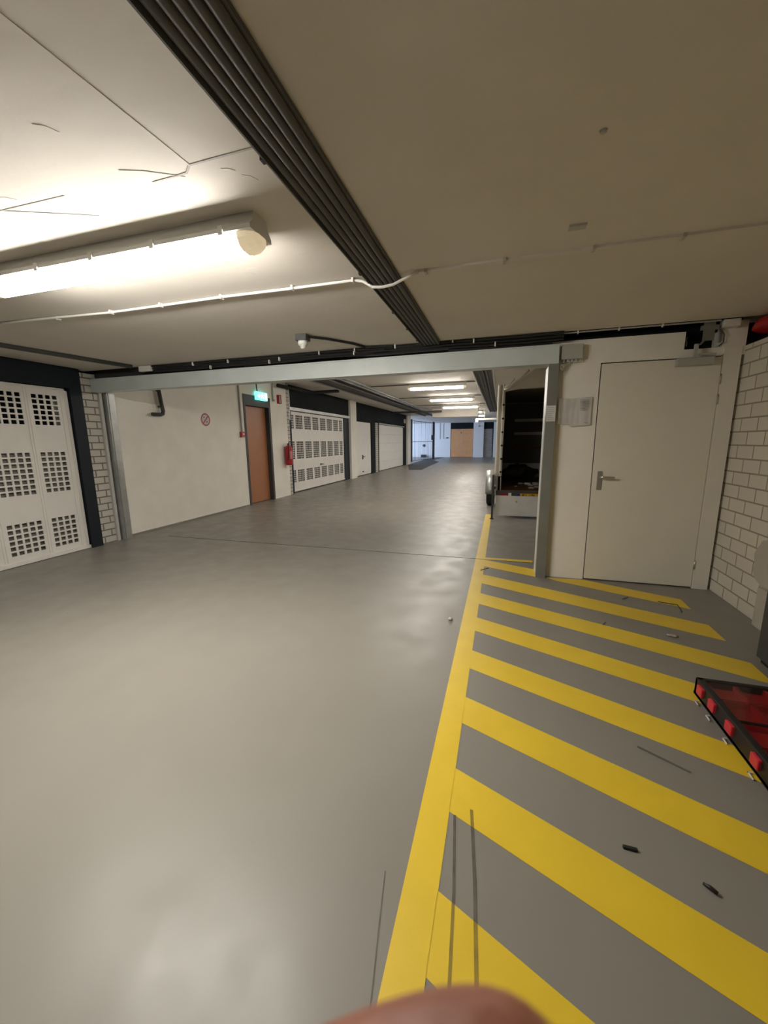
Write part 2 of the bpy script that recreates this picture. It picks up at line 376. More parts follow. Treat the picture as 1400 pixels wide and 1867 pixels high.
# label on the post
lb = thing('post_label', 'small white printed label stuck on the dull grey steel post', 'label', (0.437, 4.107, 1.575))
B(0.396, 0.478, 4.105, 4.108, 1.575, 1.722).build('sheet', M_paper, lb)
ik = MB()
for i in range(7): ik.box(0.404, 0.404+random.uniform(0.04, 0.066), 4.1042, 4.105, 1.70-i*0.018, 1.703-i*0.018)
ik.each('printed_line', M_ink, lb)

# left wall of the front bay : garage door with holes
def perforated(x0, ycols, zrows, y0, y1, z0, z1, hole=0.72, t=0.03):
    """front face at x0 (facing +x); ycols / zrows = lists of (start,end,count) groups of holes"""
    def cuts(groups, a, b):
        c = [(a, False)]; out = []
        cur = a
        for (s, e, n) in groups:
            p = (e-s)/(n-1+hole); w = p*hole
            for i in range(n):
                q = s+i*p
                out.append((cur, q, False)); out.append((q, q+w, True)); cur = q+w
        out.append((cur, b, False)); return out
    Ys, Zs = cuts(ycols, y0, y1), cuts(zrows, z0, z1)
    ys = [Ys[0][0]]+[c[1] for c in Ys]; zs = [Zs[0][0]]+[c[1] for c in Zs]
    mb = MB(); ny, nz = len(ys), len(zs)
    vs = [(x0, y, z) for z in zs for y in ys] + [(x0-t, y, z) for z in zs for y in ys]
    N = ny*nz; fs = []
    for j, (za, zb, zh) in enumerate(Zs):
        for i, (ya, yb, yh) in enumerate(Ys):
            a = j*ny+i; q = (a, a+1, a+1+ny, a+ny)
            if zh and yh:
                for s in range(4):
                    u, v = q[s], q[(s+1) % 4]; fs.append((u, v, v+N, u+N))
            else:
                fs.append(q); fs.append(tuple(k+N for k in q[::-1]))
    for i in range(ny-1):
        fs.append((i, i+N, i+1+N, i+1)); a = (nz-1)*ny+i; fs.append((a, a+1, a+1+N, a+N))
    for j in range(nz-1):
        a = j*ny; fs.append((a, a+ny, a+ny+N, a+N)); a = j*ny+ny-1; fs.append((a, a+N, a+ny+N, a+ny))
    return mb.add(vs, fs)
def build_plain(mb, name, m_, parent):
    return mb.build(name, m_, parent)
XL = -5.38
d2 = sthing('door_2', 'white garage door with square holes beside the narrow brick pier', 'garage door', (XL, 2.0, 0))
cols = [(3.362, 3.645, 4)] + [(2.893-0.47*k, 3.25-0.47*k, 5) for k in range(6)] + [(0.26, 0.50, 4)]
cols = sorted(cols)
build_plain(perforated(XL, cols, [(0.122, 0.49, 6), (0.818, 1.312, 8), (1.642, 2.003, 6)], 0.16, 3.765, 0.03, 2.10, t=0.012), 'door_panel', M_white, d2)
rb = MB()
for (s, e, n) in cols:
    rb.box(XL, XL+0.008, e+0.035, e+0.05, 0.06, 2.08); rb.box(XL, XL+0.008, s-0.05, s-0.035, 0.06, 2.08)
rb.box(XL-0.01, XL+0.022, 0.14, 3.78, 0.006, 0.045).box(XL, XL+0.014, 3.735, 3.765, 0.05, 2.10).box(XL, XL+0.014, 0.16, 3.765, 2.075, 2.10)
rb.build('door_ribs', M_white, d2)
B(XL-0.075, XL-0.06, 0.2, 3.74, 0.05, 1.50).build('inner_panel', M_greybay, d2)
B(XL-0.26, XL-0.25, 0.2, 3.74, 0.03, 2.10).build('dark_interior', M_black, d2)
gf = MB(); gf.box(XL-0.06, XL+0.05, 3.782, 3.93, 0, CZ).box(XL-0.06, XL+0.05, 0.0, 3.782, 2.112, CZ-0.002).box(XL-0.06, XL+0.05, -0.02, 0.13, 0, CZ)
gf.build('door_surround', M_darkframe, d2)
struct('trim_5', MB().box(-5.60, -5.44, 3.96, 4.40, 0, CZ-0.002).box(-5.44, -5.39, 3.935, 4.18, 0, 2.34), M_brickL, 'narrow pale brick pier at the left between garage door and post', 'pier')
struct('trim_6', B(-5.43, -5.372, 4.195, 4.232, 0, 2.12), M_whitep, 'slim white vertical strip on the brick pier', 'trim')

# left wall of the hall
XW = -5.42
wl = MB(); wl.box(XW-0.3, XW, 4.37, 7.44, 0, FZ).box(XW-0.3, XW, 7.44, 8.47, 2.455, FZ).box(XW-0.3, XW, 8.47, 9.24, 0, FZ)
wl.box(XW-0.33, XW-0.3, 4.37, 9.24, 0, FZ)
struct('wall_left', wl, M_plaster, 'cream plastered wall along the left of the hall', 'wall')
struct('baseboard_left', MB().box(XW, XW+0.006, 4.37, 7.42, 0, 0.03), M_greybay)
d3 = sthing('door_3', 'orange door in a dark frame on the left wall', 'door', (XW, 7.95, 0))
MB().box(XW-0.15, XW+0.012, 7.435, 7.50, 0, 2.455).box(XW-0.15, XW+0.012, 8.40, 8.475, 0, 2.455).box(XW-0.15, XW+0.01, 7.50, 8.40, 2.225, 2.455).build('door_frame', M_dgrey, d3)
B(XW-0.14, XW-0.10, 7.50, 8.40, 0.012, 2.22).build('door_leaf', M_orange, d3)
struct('trim_7', B(XW-0.25, XW-0.004, 9.24, 9.37, 0, FZ), M_brickL, 'thin brick strip right of the fire extinguisher', 'pier')

# first perforated garage door of the hall
XG = -5.55; s_ = 1.018
d4 = sthing('door_4', 'white garage door with three rows of square holes beyond the orange door', 'garage door', (XG, 11.4, 0))
ya, yb = 9.62, 13.36
gc = [(9.66, 9.80, 2)] + [(9.92+0.515*k, 10.30+0.515*k, 5) for k in range(6)] + [(12.99, 13.24, 4)]
build_plain(perforated(XG, gc, [(0.29, 0.63, 6), (0.94, 1.43, 8), (1.78, 2.15, 6)], ya, yb, 0.05, 2.24, hole=0.78, t=0.004), 'door_panel', M_white, d4)
B(XG-0.26, XG-0.25, ya, yb, 0.03, 2.26).build('dark_interior', M_black, d4)
B(XG-0.01, XG+0.02, ya, yb, 0.03, 0.075).build('bottom_rail', M_white, d4)
MB().box(XG+0.0, XG+0.015, 11.36, 11.44, 0.69, 0.73).tube([(XG+0.015, 11.40, 0.71), (XG+0.05, 11.40, 0.71), (XG+0.055, 11.52, 0.705)], 0.012, 8).build('door_handle', M_blackp, d4)
B(XG+0.0, XG+0.06, 9.52, 13.86, 2.262, 2.345).build('head_rail', M_alu, d4)
MB().box(XG-0.27, XG+0.04, 9.375, 9.52, 0, FZ).box(XG-0.27, XG+0.04, 9.52, 9.61, 0, 2.26).box(XG-0.27, XG+0.02, 13.37, 13.86, 0, 2.262).build('door_surround', M_darkframe, d4)
B(XG-0.27, XG+0.02, 9.52, 13.86, 2.345, FZ).build('upper_panel', M_black, d4)
B(XG+0.02, XG+0.05, 9.52, 9.56, 2.0, FZ-0.05).build('side_rail', M_alu, d4)
struct('trim_8', B(-5.8, -5.45, 13.86, 14.47, 0, FZ), M_plaster, 'cream wall pier between perforated and narrow garage doors', 'pier')
# narrow white door and wide white door
d5 = sthing('door_5', 'narrow plain white door with two dark locks, left wall of the hall', 'door', (XG, 15.4, 0))
B(XG-0.04, XG, 14.50, 16.45, 0.03, 2.20).build('door_panel', M_white, d5)
MB().box(XG, XG+0.02, 15.33, 15.42, 0.68, 0.86).tube([(XG+0.02, 15.38, 0.79), (XG+0.06, 15.38, 0.79), (XG+0.06, 15.52, 0.79)], 0.014, 8).build('door_handle', M_blackp, d5)
MB().box(XG, XG+0.03, 15.32, 15.44, 0.15, 0.19).build('floor_lock', M_blackp, d5)
MB().box(XG-0.2, XG-0.05, 14.47, 16.5, 0, FZ).box(XG-0.2, XG+0.03, 16.47, 17.05, 0, FZ).box(XG-0.2, XG+0.03, 14.47, 16.47, 2.215, FZ).build('door_surround', M_black, d5)
struct('trim_9', B(XG-0.2, XG+0.03, 17.05, 17.45, 0, 2.25), M_brickL, 'thin brick strip before the wide white garage door', 'pier')
d6 = sthing('door_6', 'wide plain white garage door furthest along the left wall', 'garage door', (XG, 20.0, 0))
gp = MB(); 
for i in range(5): gp.box(XG-0.04, XG, 17.62, 22.35, 0.03+i*0.432, 0.03+(i+1)*0.432-0.005)
gp.build('door_panel', M_white, d6)
MB().box(XG-0.2, XG-0.05, 17.45, 23.05, 0, FZ).box(XG-0.2, XG+0.03, 17.45, 17.60, 0, 2.3).box(XG-0.2, XG+0.03, 22.37, 23.05, 0, 2.3).box(XG-0.2, XG+0.03, 17.05, 23.05, 2.30, FZ).build('door_surround', M_black, d6)
B(XG+0.0, XG+0.05, 17.6, 22.5, 2.205, 2.26).build('head_rail', M_greyp, d6)
tag(B(XG+0.03, XG+0.05, 22.45, 22.8, 2.45, 2.68).build('wall_sign', M_paper, loc=(XG+0.03, 22.6, 2.45)), 'small pale plate on the black panel above the wide white garage door', 'sign')
struct('trim_10', B(-5.8, -5.42, 23.05, 23.85, 0, FZ), M_plaster, 'cream end pier beside the barred gate', 'pier')

# far end
YF = 34.5
fw = MB(); fw.box(-11, -4.30, YF, YF+0.3, 0, FZ).box(-2.35, -1.50, YF-0.15, YF+0.3, 0, FZ).box(-4.3, 3, YF+0.3, YF+0.4, 0, FZ)
fw.box(-0.70, 3, YF-0.1, YF+0.3, 0, FZ)
struct('wall_far', fw, mat('white_far_paint', (0.78, 0.77, 0.74), 0.7), 'white wall at the far end of the hall', 'wall')
struct('wall_far', MB().box(-11, -5.8, 23.4, 23.85, 0, FZ).box(-11.3, -11, 23.4, 25.0, 0, FZ).box(-11.3, -11, 33.4, 34.8, 0, FZ).box(-11.3, -11, 25.0, 33.4, 2.85, FZ), mat('white_far_paint', (0.78, 0.77, 0.74), 0.7))
d7 = sthing('door_7', 'pale orange double door at the far end of the hall', 'door', (-3.32, YF, 0))
B(-4.26, -3.34, YF+0.02, YF+0.07, 0.02, 2.40).build('door_leaf', M_orange2, d7)
B(-3.28, -2.38, YF+0.02, YF+0.07, 0.02, 2.40).build('door_leaf', M_orange2, d7)
MB().box(-3.335, -3.285, YF+0.01, YF+0.07, 0.02, 2.40).build('cover_strip', mat('pale_wood_strip', (0.72, 0.48, 0.28), 0.5), d7)
MB().box(-3.42, -3.36, YF, YF+0.02, 2.02, 2.16).build('door_lock', M_dgrey, d7)
MB().box(-4.30, -4.262, YF+0.0, YF+0.1, 0, 2.42).box(-2.378, -2.35, YF+0.0, YF+0.1, 0, 2.42).build('door_frame', mat('brown_frame', (0.18, 0.07, 0.04), 0.5), d7)
B(-4.30, -2.35, YF+0.0, YF+0.15, 2.42, FZ).build('upper_panel', M_black, d7)
struct('trim_11', B(-1.50, -0.78, YF, YF+0.2, 0, 2.37), M_brickF, 'grey brick strip at the far end right of the white column', 'pier')
struct('trim_12', MB().box(-1.50, -0.70, YF, YF+0.2, 2.37, FZ).box(-0.78, -0.70, YF-0.05, YF+0.2, 0, 2.37), M_black, 'black panel above the far brick strip', 'panel')
struct('trim_13', MB().box(-3.25, -1.10, 19.0, 19.5, 2.52, FZ), M_ceil, 'low ceiling downstand far down the hall', 'beam')
tag(MB().box(-1.35, 0.2, 20.9, 21.0, 2.44, 2.53).box(-1.35, -1.22, 20.88, 21.0, 2.34, 2.53).build('white_rail', M_whitep, loc=(-0.6, 20.95, 2.34)), 'thin white horizontal rail crossing far down the hall near the last lamps', 'rail')
MB().tube([(-0.9, 20.95, 2.53), (-0.9, 20.95, FZ)], 0.02, 6).tube([(0.1, 20.95, 2.53), (0.1, 20.95, FZ)], 0.02, 6).each('rail_hanger', M_galv, bpy.data.objects['white_rail'])
# conduits on the far wall
cf = thing('wall_conduit', 'thin conduits with a dark switch box on the far white wall', 'conduit', (-5.0, YF-0.02, 1.5))
MB().tube([(-5.22, YF-0.02, 3.0-0.08), (-5.22, YF-0.02, 1.58)], 0.022, 6).tube([(-4.92, YF-0.02, FZ-0.05), (-4.92, YF-0.02, 1.62), (-4.65, YF-0.02, 1.66)], 0.022, 6).build('pipe', M_greyp, cf)
B(-4.66, -4.50, YF-0.06, YF, 1.61, 1.72).build('switch_box', M_dgrey, cf)
tag(MB().tube([(-1.92, YF-0.17, 3.0-0.1), (-1.92, YF-0.17, 2.65)], 0.012, 6).lathe((-1.92, YF-0.18, 2.55), [(0.03, 0.1), (0.09, 0.08), (0.09, 0.02), (0.04, 0)]).build('hanging_bell', M_greyp, loc=(-1.92, YF-0.18, 2.55)), 'small grey fitting on a cord on the far white column', 'fitting')

# gate of bars
ga, gb = Vector((-5.95, 26.4, 0)), Vector((-5.14, 30.7, 0))
gt = thing('barred_gate', 'black steel gate of upright bars with bluish daylight behind it', 'gate', tuple(ga))
GZ = 2.88
P_ = lambda t: ga.lerp(gb, t)
for t, ww in ((0.0, 0.055), (1.0, 0.075)):
    p = P_(t); B(p.x-ww, p.x+ww, p.y-ww, p.y+ww, 0, GZ).build('gate_post', M_blackp, gt)
rl = MB()
for z in (0.06, 1.36, GZ-0.1):
    rl.tube([P_(0)+Vector((0, 0, z)), P_(1)+Vector((0, 0, z))], 0.018, 6)
rl.each('gate_rail', M_blackp, gt)
for i in range(1, 17):
    p = P_(i/17.0); MB().tube([p+Vector((0, 0, 0.05)), p+Vector((0, 0, GZ-0.05))], 0.011, 6).build('gate_bar', M_blackp, gt)
p = P_(0.96); B(p.x-0.11, p.x+0.11, p.y-0.1, p.y+0.1, 1.50, 1.86).build('lock_box', M_blackp, gt)
tag(B(-6.85, -6.45, YF-0.3, YF, 0, 0.22).build('floor_box', M_blackp, loc=(-6.65, YF-0.15, 0)), 'low black box on the floor behind the barred gate', 'box')
tag(MB().lathe((-6.62, YF-0.06, 1.02), [(0.09, 0), (0.12, 0.02), (0.12, 0.1), (0.05, 0.12)], 'y').build('wall_fitting', M_dgrey, loc=(-6.62, YF-0.06, 0.95)), 'small dark round fitting on the daylit wall behind the gate', 'fitting')

# ================================================================= LAMPS
def luminaire(name, xr, xl, y, zc, label, m_em, m_rim, group=None, drop=0.0):
    t = thing(name, label, 'lamp', ((xr+xl)/2, y, zc), group)
    hz = zc-drop
    body = MB().prism([(y-0.046, hz), (y-0.060, hz-0.040), (y-0.080, hz-0.060), (y-0.080, hz-0.078), (y+0.080, hz-0.078), (y+0.080, hz-0.060), (y+0.060, hz-0.040), (y+0.046, hz)], 'x', xl, xr-0.005); body.build('housing', M_whitep, t)
    # diffuser: trough with faceted section and tapered ends
    sec = [(-0.068, -0.074), (-0.065, -0.100), (-0.050, -0.124), (-0.024, -0.136), (0.024, -0.136), (0.050, -0.124), (0.065, -0.100), (0.068, -0.074)]
    def ring(x, f, cz=-0.082): return [(x, y+p[0]*f, hz+cz+(p[1]-cz)*f) for p in sec]
    def loft(xs):
        mb = MB(); vs = []; n = len(sec)
        for x, f in xs: vs += ring(x, f)
        fs = [tuple(range(n)), tuple(range((len(xs)-1)*n, len(xs)*n))]
        for i in range(len(xs)-1):
            for k in range(n):
                a = i*n+k; b = i*n+(k+1) % n; fs.append((a, b, b+n, a+n))
        return mb.add(vs, fs)
    mb = MB(); low = sec[1:-1]; n = len(low)
    mb.add([(x, y+p[0], hz+p[1]) for x in (xl+0.085, xr-0.085) for p in low], [(k, k+1, n+k+1, n+k) for k in range(n-1)])
    mb.build('diffuser', m_em, t)
    for a, b in ((0, 1), (-1, -2)):
        MB().add([(x, y+p[0], hz+p[1]) for x in (xl+0.085, xr-0.085) for p in (sec[a], sec[b])], [(0, 1, 3, 2)]).build('diffuser_rim', m_rim, t)
    loft([(xr-0.085, 1.0), (xr-0.045, 0.98), (xr-0.012, 0.72), (xr, 0.35)]).build('end_cap', M_cap, t)
    loft([(xl+0.085, 1.0), (xl+0.045, 0.98), (xl+0.012, 0.72), (xl, 0.35)]).build('end_cap', M_cap, t)
    for k in range(5):
        cx = xl+0.15+(xr-xl-0.3)*k/4
        MB().box(cx-0.012, cx+0.012, y-0.088, y-0.080, hz-0.092, hz-0.055).box(cx-0.012, cx+0.012, y+0.080, y+0.088, hz-0.092, hz-0.055).each('clip', M_whitep, t)
    return t
near = luminaire('tube_lamp', -1.045, -2.85, 1.655, CZ, 'large lit tube lamp with clear end cap on the low ceiling before the beam', M_tube, M_rim)
labs = ['lit tube lamp of the hall nearest behind the steel beam', 'second lit tube lamp behind the steel beam, seen below the nearest',
        'third lit tube lamp of the hall, just in front of the ceiling downstand', 'fourth hall lamp, the upper of two half hidden by the downstand',
        'fifth hall lamp, the lower of two half hidden by the downstand']
l0 = None
for i, y in enumerate((10.75, 13.95, 17.1, 20.25, 23.3)):
    lo = luminaire('tube_lamp', -0.95, -2.53, y, FZ, labs[i], M_tubefar, M_rimfar, 'tube lamps down the hall', 0.03) if i == 0 else mirror_copy(l0, (0, y-10.75, 0), labs[i], 'tube lamps down the hall')
    if i == 0: l0 = lo
mirror_copy(l0, (0, -3.2, 0), 'tube lamp of the hall tucked close behind the steel beam')
# ================================================================= CEILING SERVICES
ct = thing('cable_tray', 'dark grey ribbed cable tray running along the low ceiling to the beam', 'cable tray', (-0.74, 1.0, CZ))
MB().box(-0.80, -0.62, -6.0, 4.0, CZ-0.016, CZ-0.002).box(-0.803, -0.797, -6.0, 4.0, CZ-0.042, CZ).build('tray_base', M_tray, ct)
for k in range(5):
    x = -0.775+k*0.033
    MB().tube([(x, -6.0, CZ-0.024), (x+0.003, 0.0, CZ-0.025), (x-0.001, 2.0, CZ-0.024), (x+0.004, 4.02, CZ-0.024)], 0.0145, 8).build('cable', M_tray, ct)
for y in (1.31, 2.25, 2.95, 3.4, 3.8):
    B(-0.812, -0.803, y-0.012, y+0.012, CZ-0.044, CZ-0.008).build('tray_clip', M_rubber, ct)

wc = thing('white_cable', 'white cable clipped across the low ceiling and dipping under the tray', 'cable', (-2.2, 2.37, CZ))
MB().tube([(-4.1, 2.29, CZ-0.012), (-3.6, 2.30, CZ-0.012), (-2.8, 2.365, CZ-0.012), (-2.31, 2.36, CZ-0.014), (-1.83, 2.365, CZ-0.011), (-1.3, 2.375, CZ-0.014), (-0.90, 2.385, CZ-0.012), (-0.84, 2.39, CZ-0.022), (-0.78, 2.39, CZ-0.060), (-0.72, 2.39, CZ-0.068), (-0.65, 2.39, CZ-0.062), (-0.56, 2.39, CZ-0.030), (-0.50, 2.39, CZ-0.012)], 0.0085, 8).build('cable_run', M_whitep, wc)
for x, y in [(-3.3, 2.34), (-2.794, 2.362), (-2.331, 2.36), (-1.827, 2.363), (-1.301, 2.372), (-0.90, 2.385)]:
    B(x-0.007, x+0.007, y-0.016, y+0.014, CZ-0.026, CZ).build('cable_clip', M_whitep, wc)
pc = thing('ceiling_conduit', 'flat painted conduit on the low ceiling continuing the line of the white cable', 'conduit', (0.4, 2.41, CZ))
MB().box(-0.50, 1.92, 2.395, 2.425, CZ-0.012, CZ).build('conduit_run', M_ceil, pc)
for x in (-0.46, -0.027, 0.41, 0.80, 1.25): B(x-0.008, x+0.008, 2.388, 2.432, CZ-0.018, CZ).build('conduit_clip', M_seam, pc)
tag(B(0.255, 0.33, 2.145, 2.185, CZ-0.010, CZ).build('ceiling_plate', M_seam, loc=(0.3, 2.165, CZ-0.01)), 'small flat grey rectangular plate on the low ceiling before the painted conduit', 'plate')
tag(MB().lathe((0.269, 1.576, CZ-0.006), [(0.012, 0.006), (0.010, 0)]).build('ceiling_plug', M_seam, loc=(0.269, 1.576, CZ-0.006)), 'tiny round plug in the low ceiling above the hatched area', 'plug')

sd = thing('smoke_detector', 'white dome detector under a grey box on the low ceiling', 'detector', (-1.79, 3.40, CZ))
B(-1.845, -1.735, 3.36, 3.45, CZ-0.055, CZ, bev=0.004).build('base_box', M_dgrey, sd)
MB().lathe((-1.79, 3.405, CZ-0.055), [(0.043, 0), (0.046, -0.022), (0.040, -0.036), (0.026, -0.040), (0.025, -0.060), (0.012, -0.068)]).build('dome', M_whitep, sd)
MB().tube([(-1.735, 3.41, CZ-0.02), (-1.62, 3.55, CZ-0.014), (-1.45, 3.80, CZ-0.014), (-1.38, 3.97, CZ-0.015), (-1.1, 4.02, CZ-0.016)], 0.012, 6).build('cable', M_rubber, sd)

bc = thing('beam_cables', 'bundle of dark cables with white clips along the top of the steel beam', 'cable', (-1.5, 4.05, CZ))
def sag(x0, x1, y, z, a, n=14):
    return [(x0+(x1-x0)*i/n, y, z+a*math.sin(i*1.7+x0)) for i in range(n+1)]
for y, z, r in ((4.045, CZ-0.016, 0.013), (4.055, CZ-0.042, 0.012), (4.06, CZ-0.068, 0.011)):
    MB().tube(sag(-4.35, 0.50, y, z, 0.004), r, 6).build('cable', M_rubber, bc)
MB().tube([(-2.9, 4.062, 2.285), (-2.4, 4.062, 2.30), (-1.8, 4.06, 2.318), (-1.2, 4.05, 2.335)], 0.012, 6).build('cable', M_rubber, bc)
for u in ((-2.55, 2.30), (-2.42, 2.32), (-1.93, 2.35), (-1.52, 2.35), (-1.53, 2.32), (-1.08, 2.352), (-0.30, 2.345), (-0.10, 2.30), (-0.50, 2.365), (-3.1, 2.34), (-3.6, 2.345), (-3.35, 2.29)):
    B(u[0]-0.006, u[0]+0.006, 4.020, 4.045, u[1]-0.020, u[1]+0.018).build('cable_clip', M_whitep, bc)
bd = thing('wall_cables', 'thin dark cable with clips above the white door, under the ceiling', 'cable', (1.0, 4.10, CZ))
MB().tube([(0.42, 4.10, CZ-0.010), (0.9, 4.10, CZ-0.008), (1.5, 4.10, CZ-0.008), (1.70, 4.10, CZ-0.008)], 0.007, 6).build('cable', M_greyp, bd)
for x in (0.62, 0.95, 1.28): B(x-0.005, x+0.005, 4.085, 4.11, CZ-0.024, CZ).build('cable_clip', M_whitep, bd)
# vertical tray meets the beam cables; black band right of it stands in for a shaded gap
tag(MB().box(-0.55, 0.41, 4.10, 4.195, 2.275, CZ-0.004).build('gap_strip', M_rubber, loc=(0, 4.15, 2.275)), 'black strip standing in for the shaded gap over the steel beam between the ribbed tray and the post', 'cable duct')

lc = thing('ceiling_cable', 'dark cable running along the ceiling above the near garage door', 'cable', (-4.6, 3.2, CZ))
MB().tube([(-4.9, 1.0, CZ-0.015), (-4.66, 2.72, CZ-0.015), (-4.46, 3.95, CZ-0.015)], 0.028, 8).build('cable_run', M_dgrey, lc)
tag(B(-4.43, -4.24, 4.02, 4.07, CZ-0.07, CZ-0.004, bev=0.004).build('junction_box', M_whitep, loc=(-4.34, 4.05, CZ-0.07)), 'small white junction box on the ceiling edge above the brick pier', 'box')

jb = thing('junction_box', 'grey junction box with a row of cable glands beside the beam end', 'box', (0.6, 4.18, 2.11))
B(0.497, 0.68, 4.11, 4.18, 2.135, 2.265, bev=0.006).build('housing', M_greyp, jb)
for k in range(5): MB().tube([(0.525+k*0.035, 4.14, 2.137), (0.525+k*0.035, 4.14, 2.108)], 0.010, 8).build('gland', M_greyp, jb)
MB().tube([(0.525, 4.14, 2.11), (0.53, 4.135, 2.07), (0.515, 4.13, 2.045), (0.495, 4.13, 2.06), (0.50, 4.13, 2.09), (0.53, 4.13, 2.085), (0.56, 4.14, 2.11)], 0.009, 8).build('cable_loop', M_greyp, jb)

# bracket, cables and white box over the door
bk = thing('door_bracket', 'grey metal bracket hanging in the dark hole above the white door', 'bracket', (1.62, 4.15, 2.2))
MB().box(1.595, 1.675, 4.12, 4.135, 2.215, 2.36).box(1.575, 1.70, 4.115, 4.14, 2.30, 2.335).tube([(1.61, 4.12, 2.22), (1.575, 4.10, 2.185), (1.555, 4.09, 2.18)], 0.008, 6).build('plate', mat('dull_bracket_metal', (0.20, 0.19, 0.17), 0.5), bk)
MB().tube([(1.50, 4.17, 2.26), (1.485, 4.15, 2.24), (1.49, 4.14, 2.21), (1.50, 4.17, 2.19)], 0.005, 6).tube([(1.735, 4.15, 2.295), (1.755, 4.15, 2.26), (1.76, 4.16, 2.20), (1.74, 4.18, 2.175)], 0.005, 6).each('loose_wire', M_dgrey, bk)
tag(B(1.722, 1.84, 4.10, 4.178, 2.31, CZ-0.001, bev=0.004).build('junction_box', M_whitep, loc=(1.78, 4.14, 2.308)), 'white box under the ceiling beside the dark hole above the white door', 'box')

# red bag in the recess above the brick wall
def lump(c, rx, ry, rz, seed, amp=0.18, seg=20, flat_z=None):
    random.seed(seed); ph = [random.uniform(0, 6.28) for _ in range(6)]
    mb = MB(); vs = []; fs = []; n = seg; mrows = seg//2
    for j in range(mrows+1):
        th = math.pi*j/mrows
        for i in range(n):
            a = 2*math.pi*i/n
            k = 1+amp*(math.sin(2*a+ph[0])*math.sin(th*2+ph[1])+0.6*math.sin(5*a+ph[2]+3*th)+0.4*math.cos(7*th+ph[3]+2*a))*math.sin(th)
            z = c[2]+rz*math.cos(th)*k
            if flat_z is not None: z = max(z, flat_z)
            vs.append((c[0]+rx*math.sin(th)*math.cos(a)*k, c[1]+ry*math.sin(th)*math.sin(a)*k, z))
    for j in range(mrows):
        for i in range(n):
            a = j*n+i; b = j*n+(i+1) % n; fs.append((a, b, b+n, a+n))
    return mb.add(vs, fs, True)
tag(lump((2.10, 4.02, 2.295), 0.19, 0.22, 0.065, 4, 0.12).build('red_sack', M_redp, loc=(2.10, 4.02, 2.2)), 'red plastic sack stuffed on top of the brick wall under the ceiling', 'sack')
tag(lump((2.19, 3.52, 2.30), 0.20, 0.16, 0.04, 9, 0.15).build('white_cloth', M_paper, loc=(2.19, 3.52, 2.26)), 'pale crumpled cloth beside the red sack on the brick wall', 'cloth')

# paper notices left of the white door
pn = thing('paper_notice', 'curled sheets of paper pinned to the wall between post and door', 'notice', (0.65, 4.18, 1.53))
def curl_sheet(x0, x1, z0, z1, yb, amp, ph, skew=0.0, lift=1.0):
    mb = MB(); nx = 14; vs = []; fs = []
    for s in (0, 1):
        for j in range(2):
            for i in range(nx+1):
                t = i/nx; x = x0+(x1-x0)*t; z = (z0 if j == 0 else z1)+skew*(t-0.5)
                y = yb-amp*abs(math.sin(t*5+ph))*(1.0 if j == 0 else 0.35)-(0.0006 if s else 0) - lift*(0.05*max(0, (0.2-t))/0.2 if j == 0 else 0.02*max(0, (0.2-t))/0.2)
                vs.append((x, y, z))
    n = nx+1
    for i in range(nx):
        fs.append((i, i+1, n+i+1, n+i)); fs.append((2*n+i, 3*n+i, 3*n+i+1, 2*n+i+1))
    return mb.add(vs, fs, True)
curl_sheet(0.505, 0.70, 1.545, 1.785, 4.172, 0.016, 0.4, -0.01).build('sheet', M_paper, pn)
curl_sheet(0.615, 0.795, 1.53, 1.79, 4.166, 0.010, 1.7, 0.012, 0.0).build('sheet', M_paper, pn)
ik = MB(); random.seed(5)
for i in range(8): ik.box(0.69, 0.69+random.uniform(0.05, 0.085), 4.139, 4.1395, 1.765-i*0.013, 1.769-i*0.013)
ik.box(0.735, 0.775, 4.139, 4.1395, 1.553, 1.558)
ik.each('printed_line', M_ink, pn)

# ================================================================= LEFT WALL FITTINGS
ow = thing('wall_pipe', 'grey bent pipe ending sideways, high on the cream wall near the beam', 'pipe', (XW, 5.2, 1.85))
MB().tube([(XW+0.05, 5.20, 2.30), (XW+0.05, 5.23, 2.05), (XW+0.05, 5.25, 1.93), (XW+0.05, 5.235, 1.885), (XW+0.05, 5.19, 1.872), (XW+0.05, 5.03, 1.868)], 0.03, 10).build('pipe_run', M_dgrey, ow)
for z in (2.25, 2.0): B(XW, XW+0.05, 5.195, 5.235, z-0.012, z+0.012).build('pipe_clamp', M_dgrey, ow)
ns = thing('no_smoking_sign', 'round white sign with red ring and slash on the cream wall', 'sign', (XW, 6.27, 1.74))
def disc(c, r, x0, x1, n=28): return MB().prism([(c[0]+r*math.cos(2*math.pi*i/n), c[1]+r*math.sin(2*math.pi*i/n)) for i in range(n)], 'x', x0, x1)
M_signred = mat('sign_red', (0.42, 0.06, 0.07), 0.5)
disc((6.26, 1.845), 0.118, XW, XW+0.004).build('plate', M_paper, ns)
rg = MB(); n = 32; vs = []; fs = []
for i in range(n):
    a = 2*math.pi*i/n
    for r in (0.118, 0.092): vs.append((XW+0.0055, 6.26+r*math.cos(a), 1.845+r*math.sin(a)))
for i in range(n):
    a = 2*i; b = 2*((i+1) % n); fs.append((a, b, b+1, a+1))
rg.add(vs, fs); d_ = 0.068
rg.add([(XW+0.0055, 6.26+s*d_+e*0.010, 1.845+s*d_-e*0.010) for s in (-1, 1) for e in (-1, 1)], [(0, 1, 3, 2)])
rg.build('ring_and_slash', M_signred, ns)
MB().add([(XW+0.005, 6.26+dy, 1.845+dz) for dy, dz in ((-0.055, 0.035), (-0.015, 0.035), (-0.015, 0.05), (-0.055, 0.05))], [(0, 1, 2, 3)]).add([(XW+0.005, 6.26+dy, 1.845+dz) for dy, dz in ((0.015, -0.05), (0.05, -0.05), (0.05, -0.03), (0.015, -0.03))], [(0, 1, 2, 3)]).each('cigarette_mark', M_dgrey, ns)
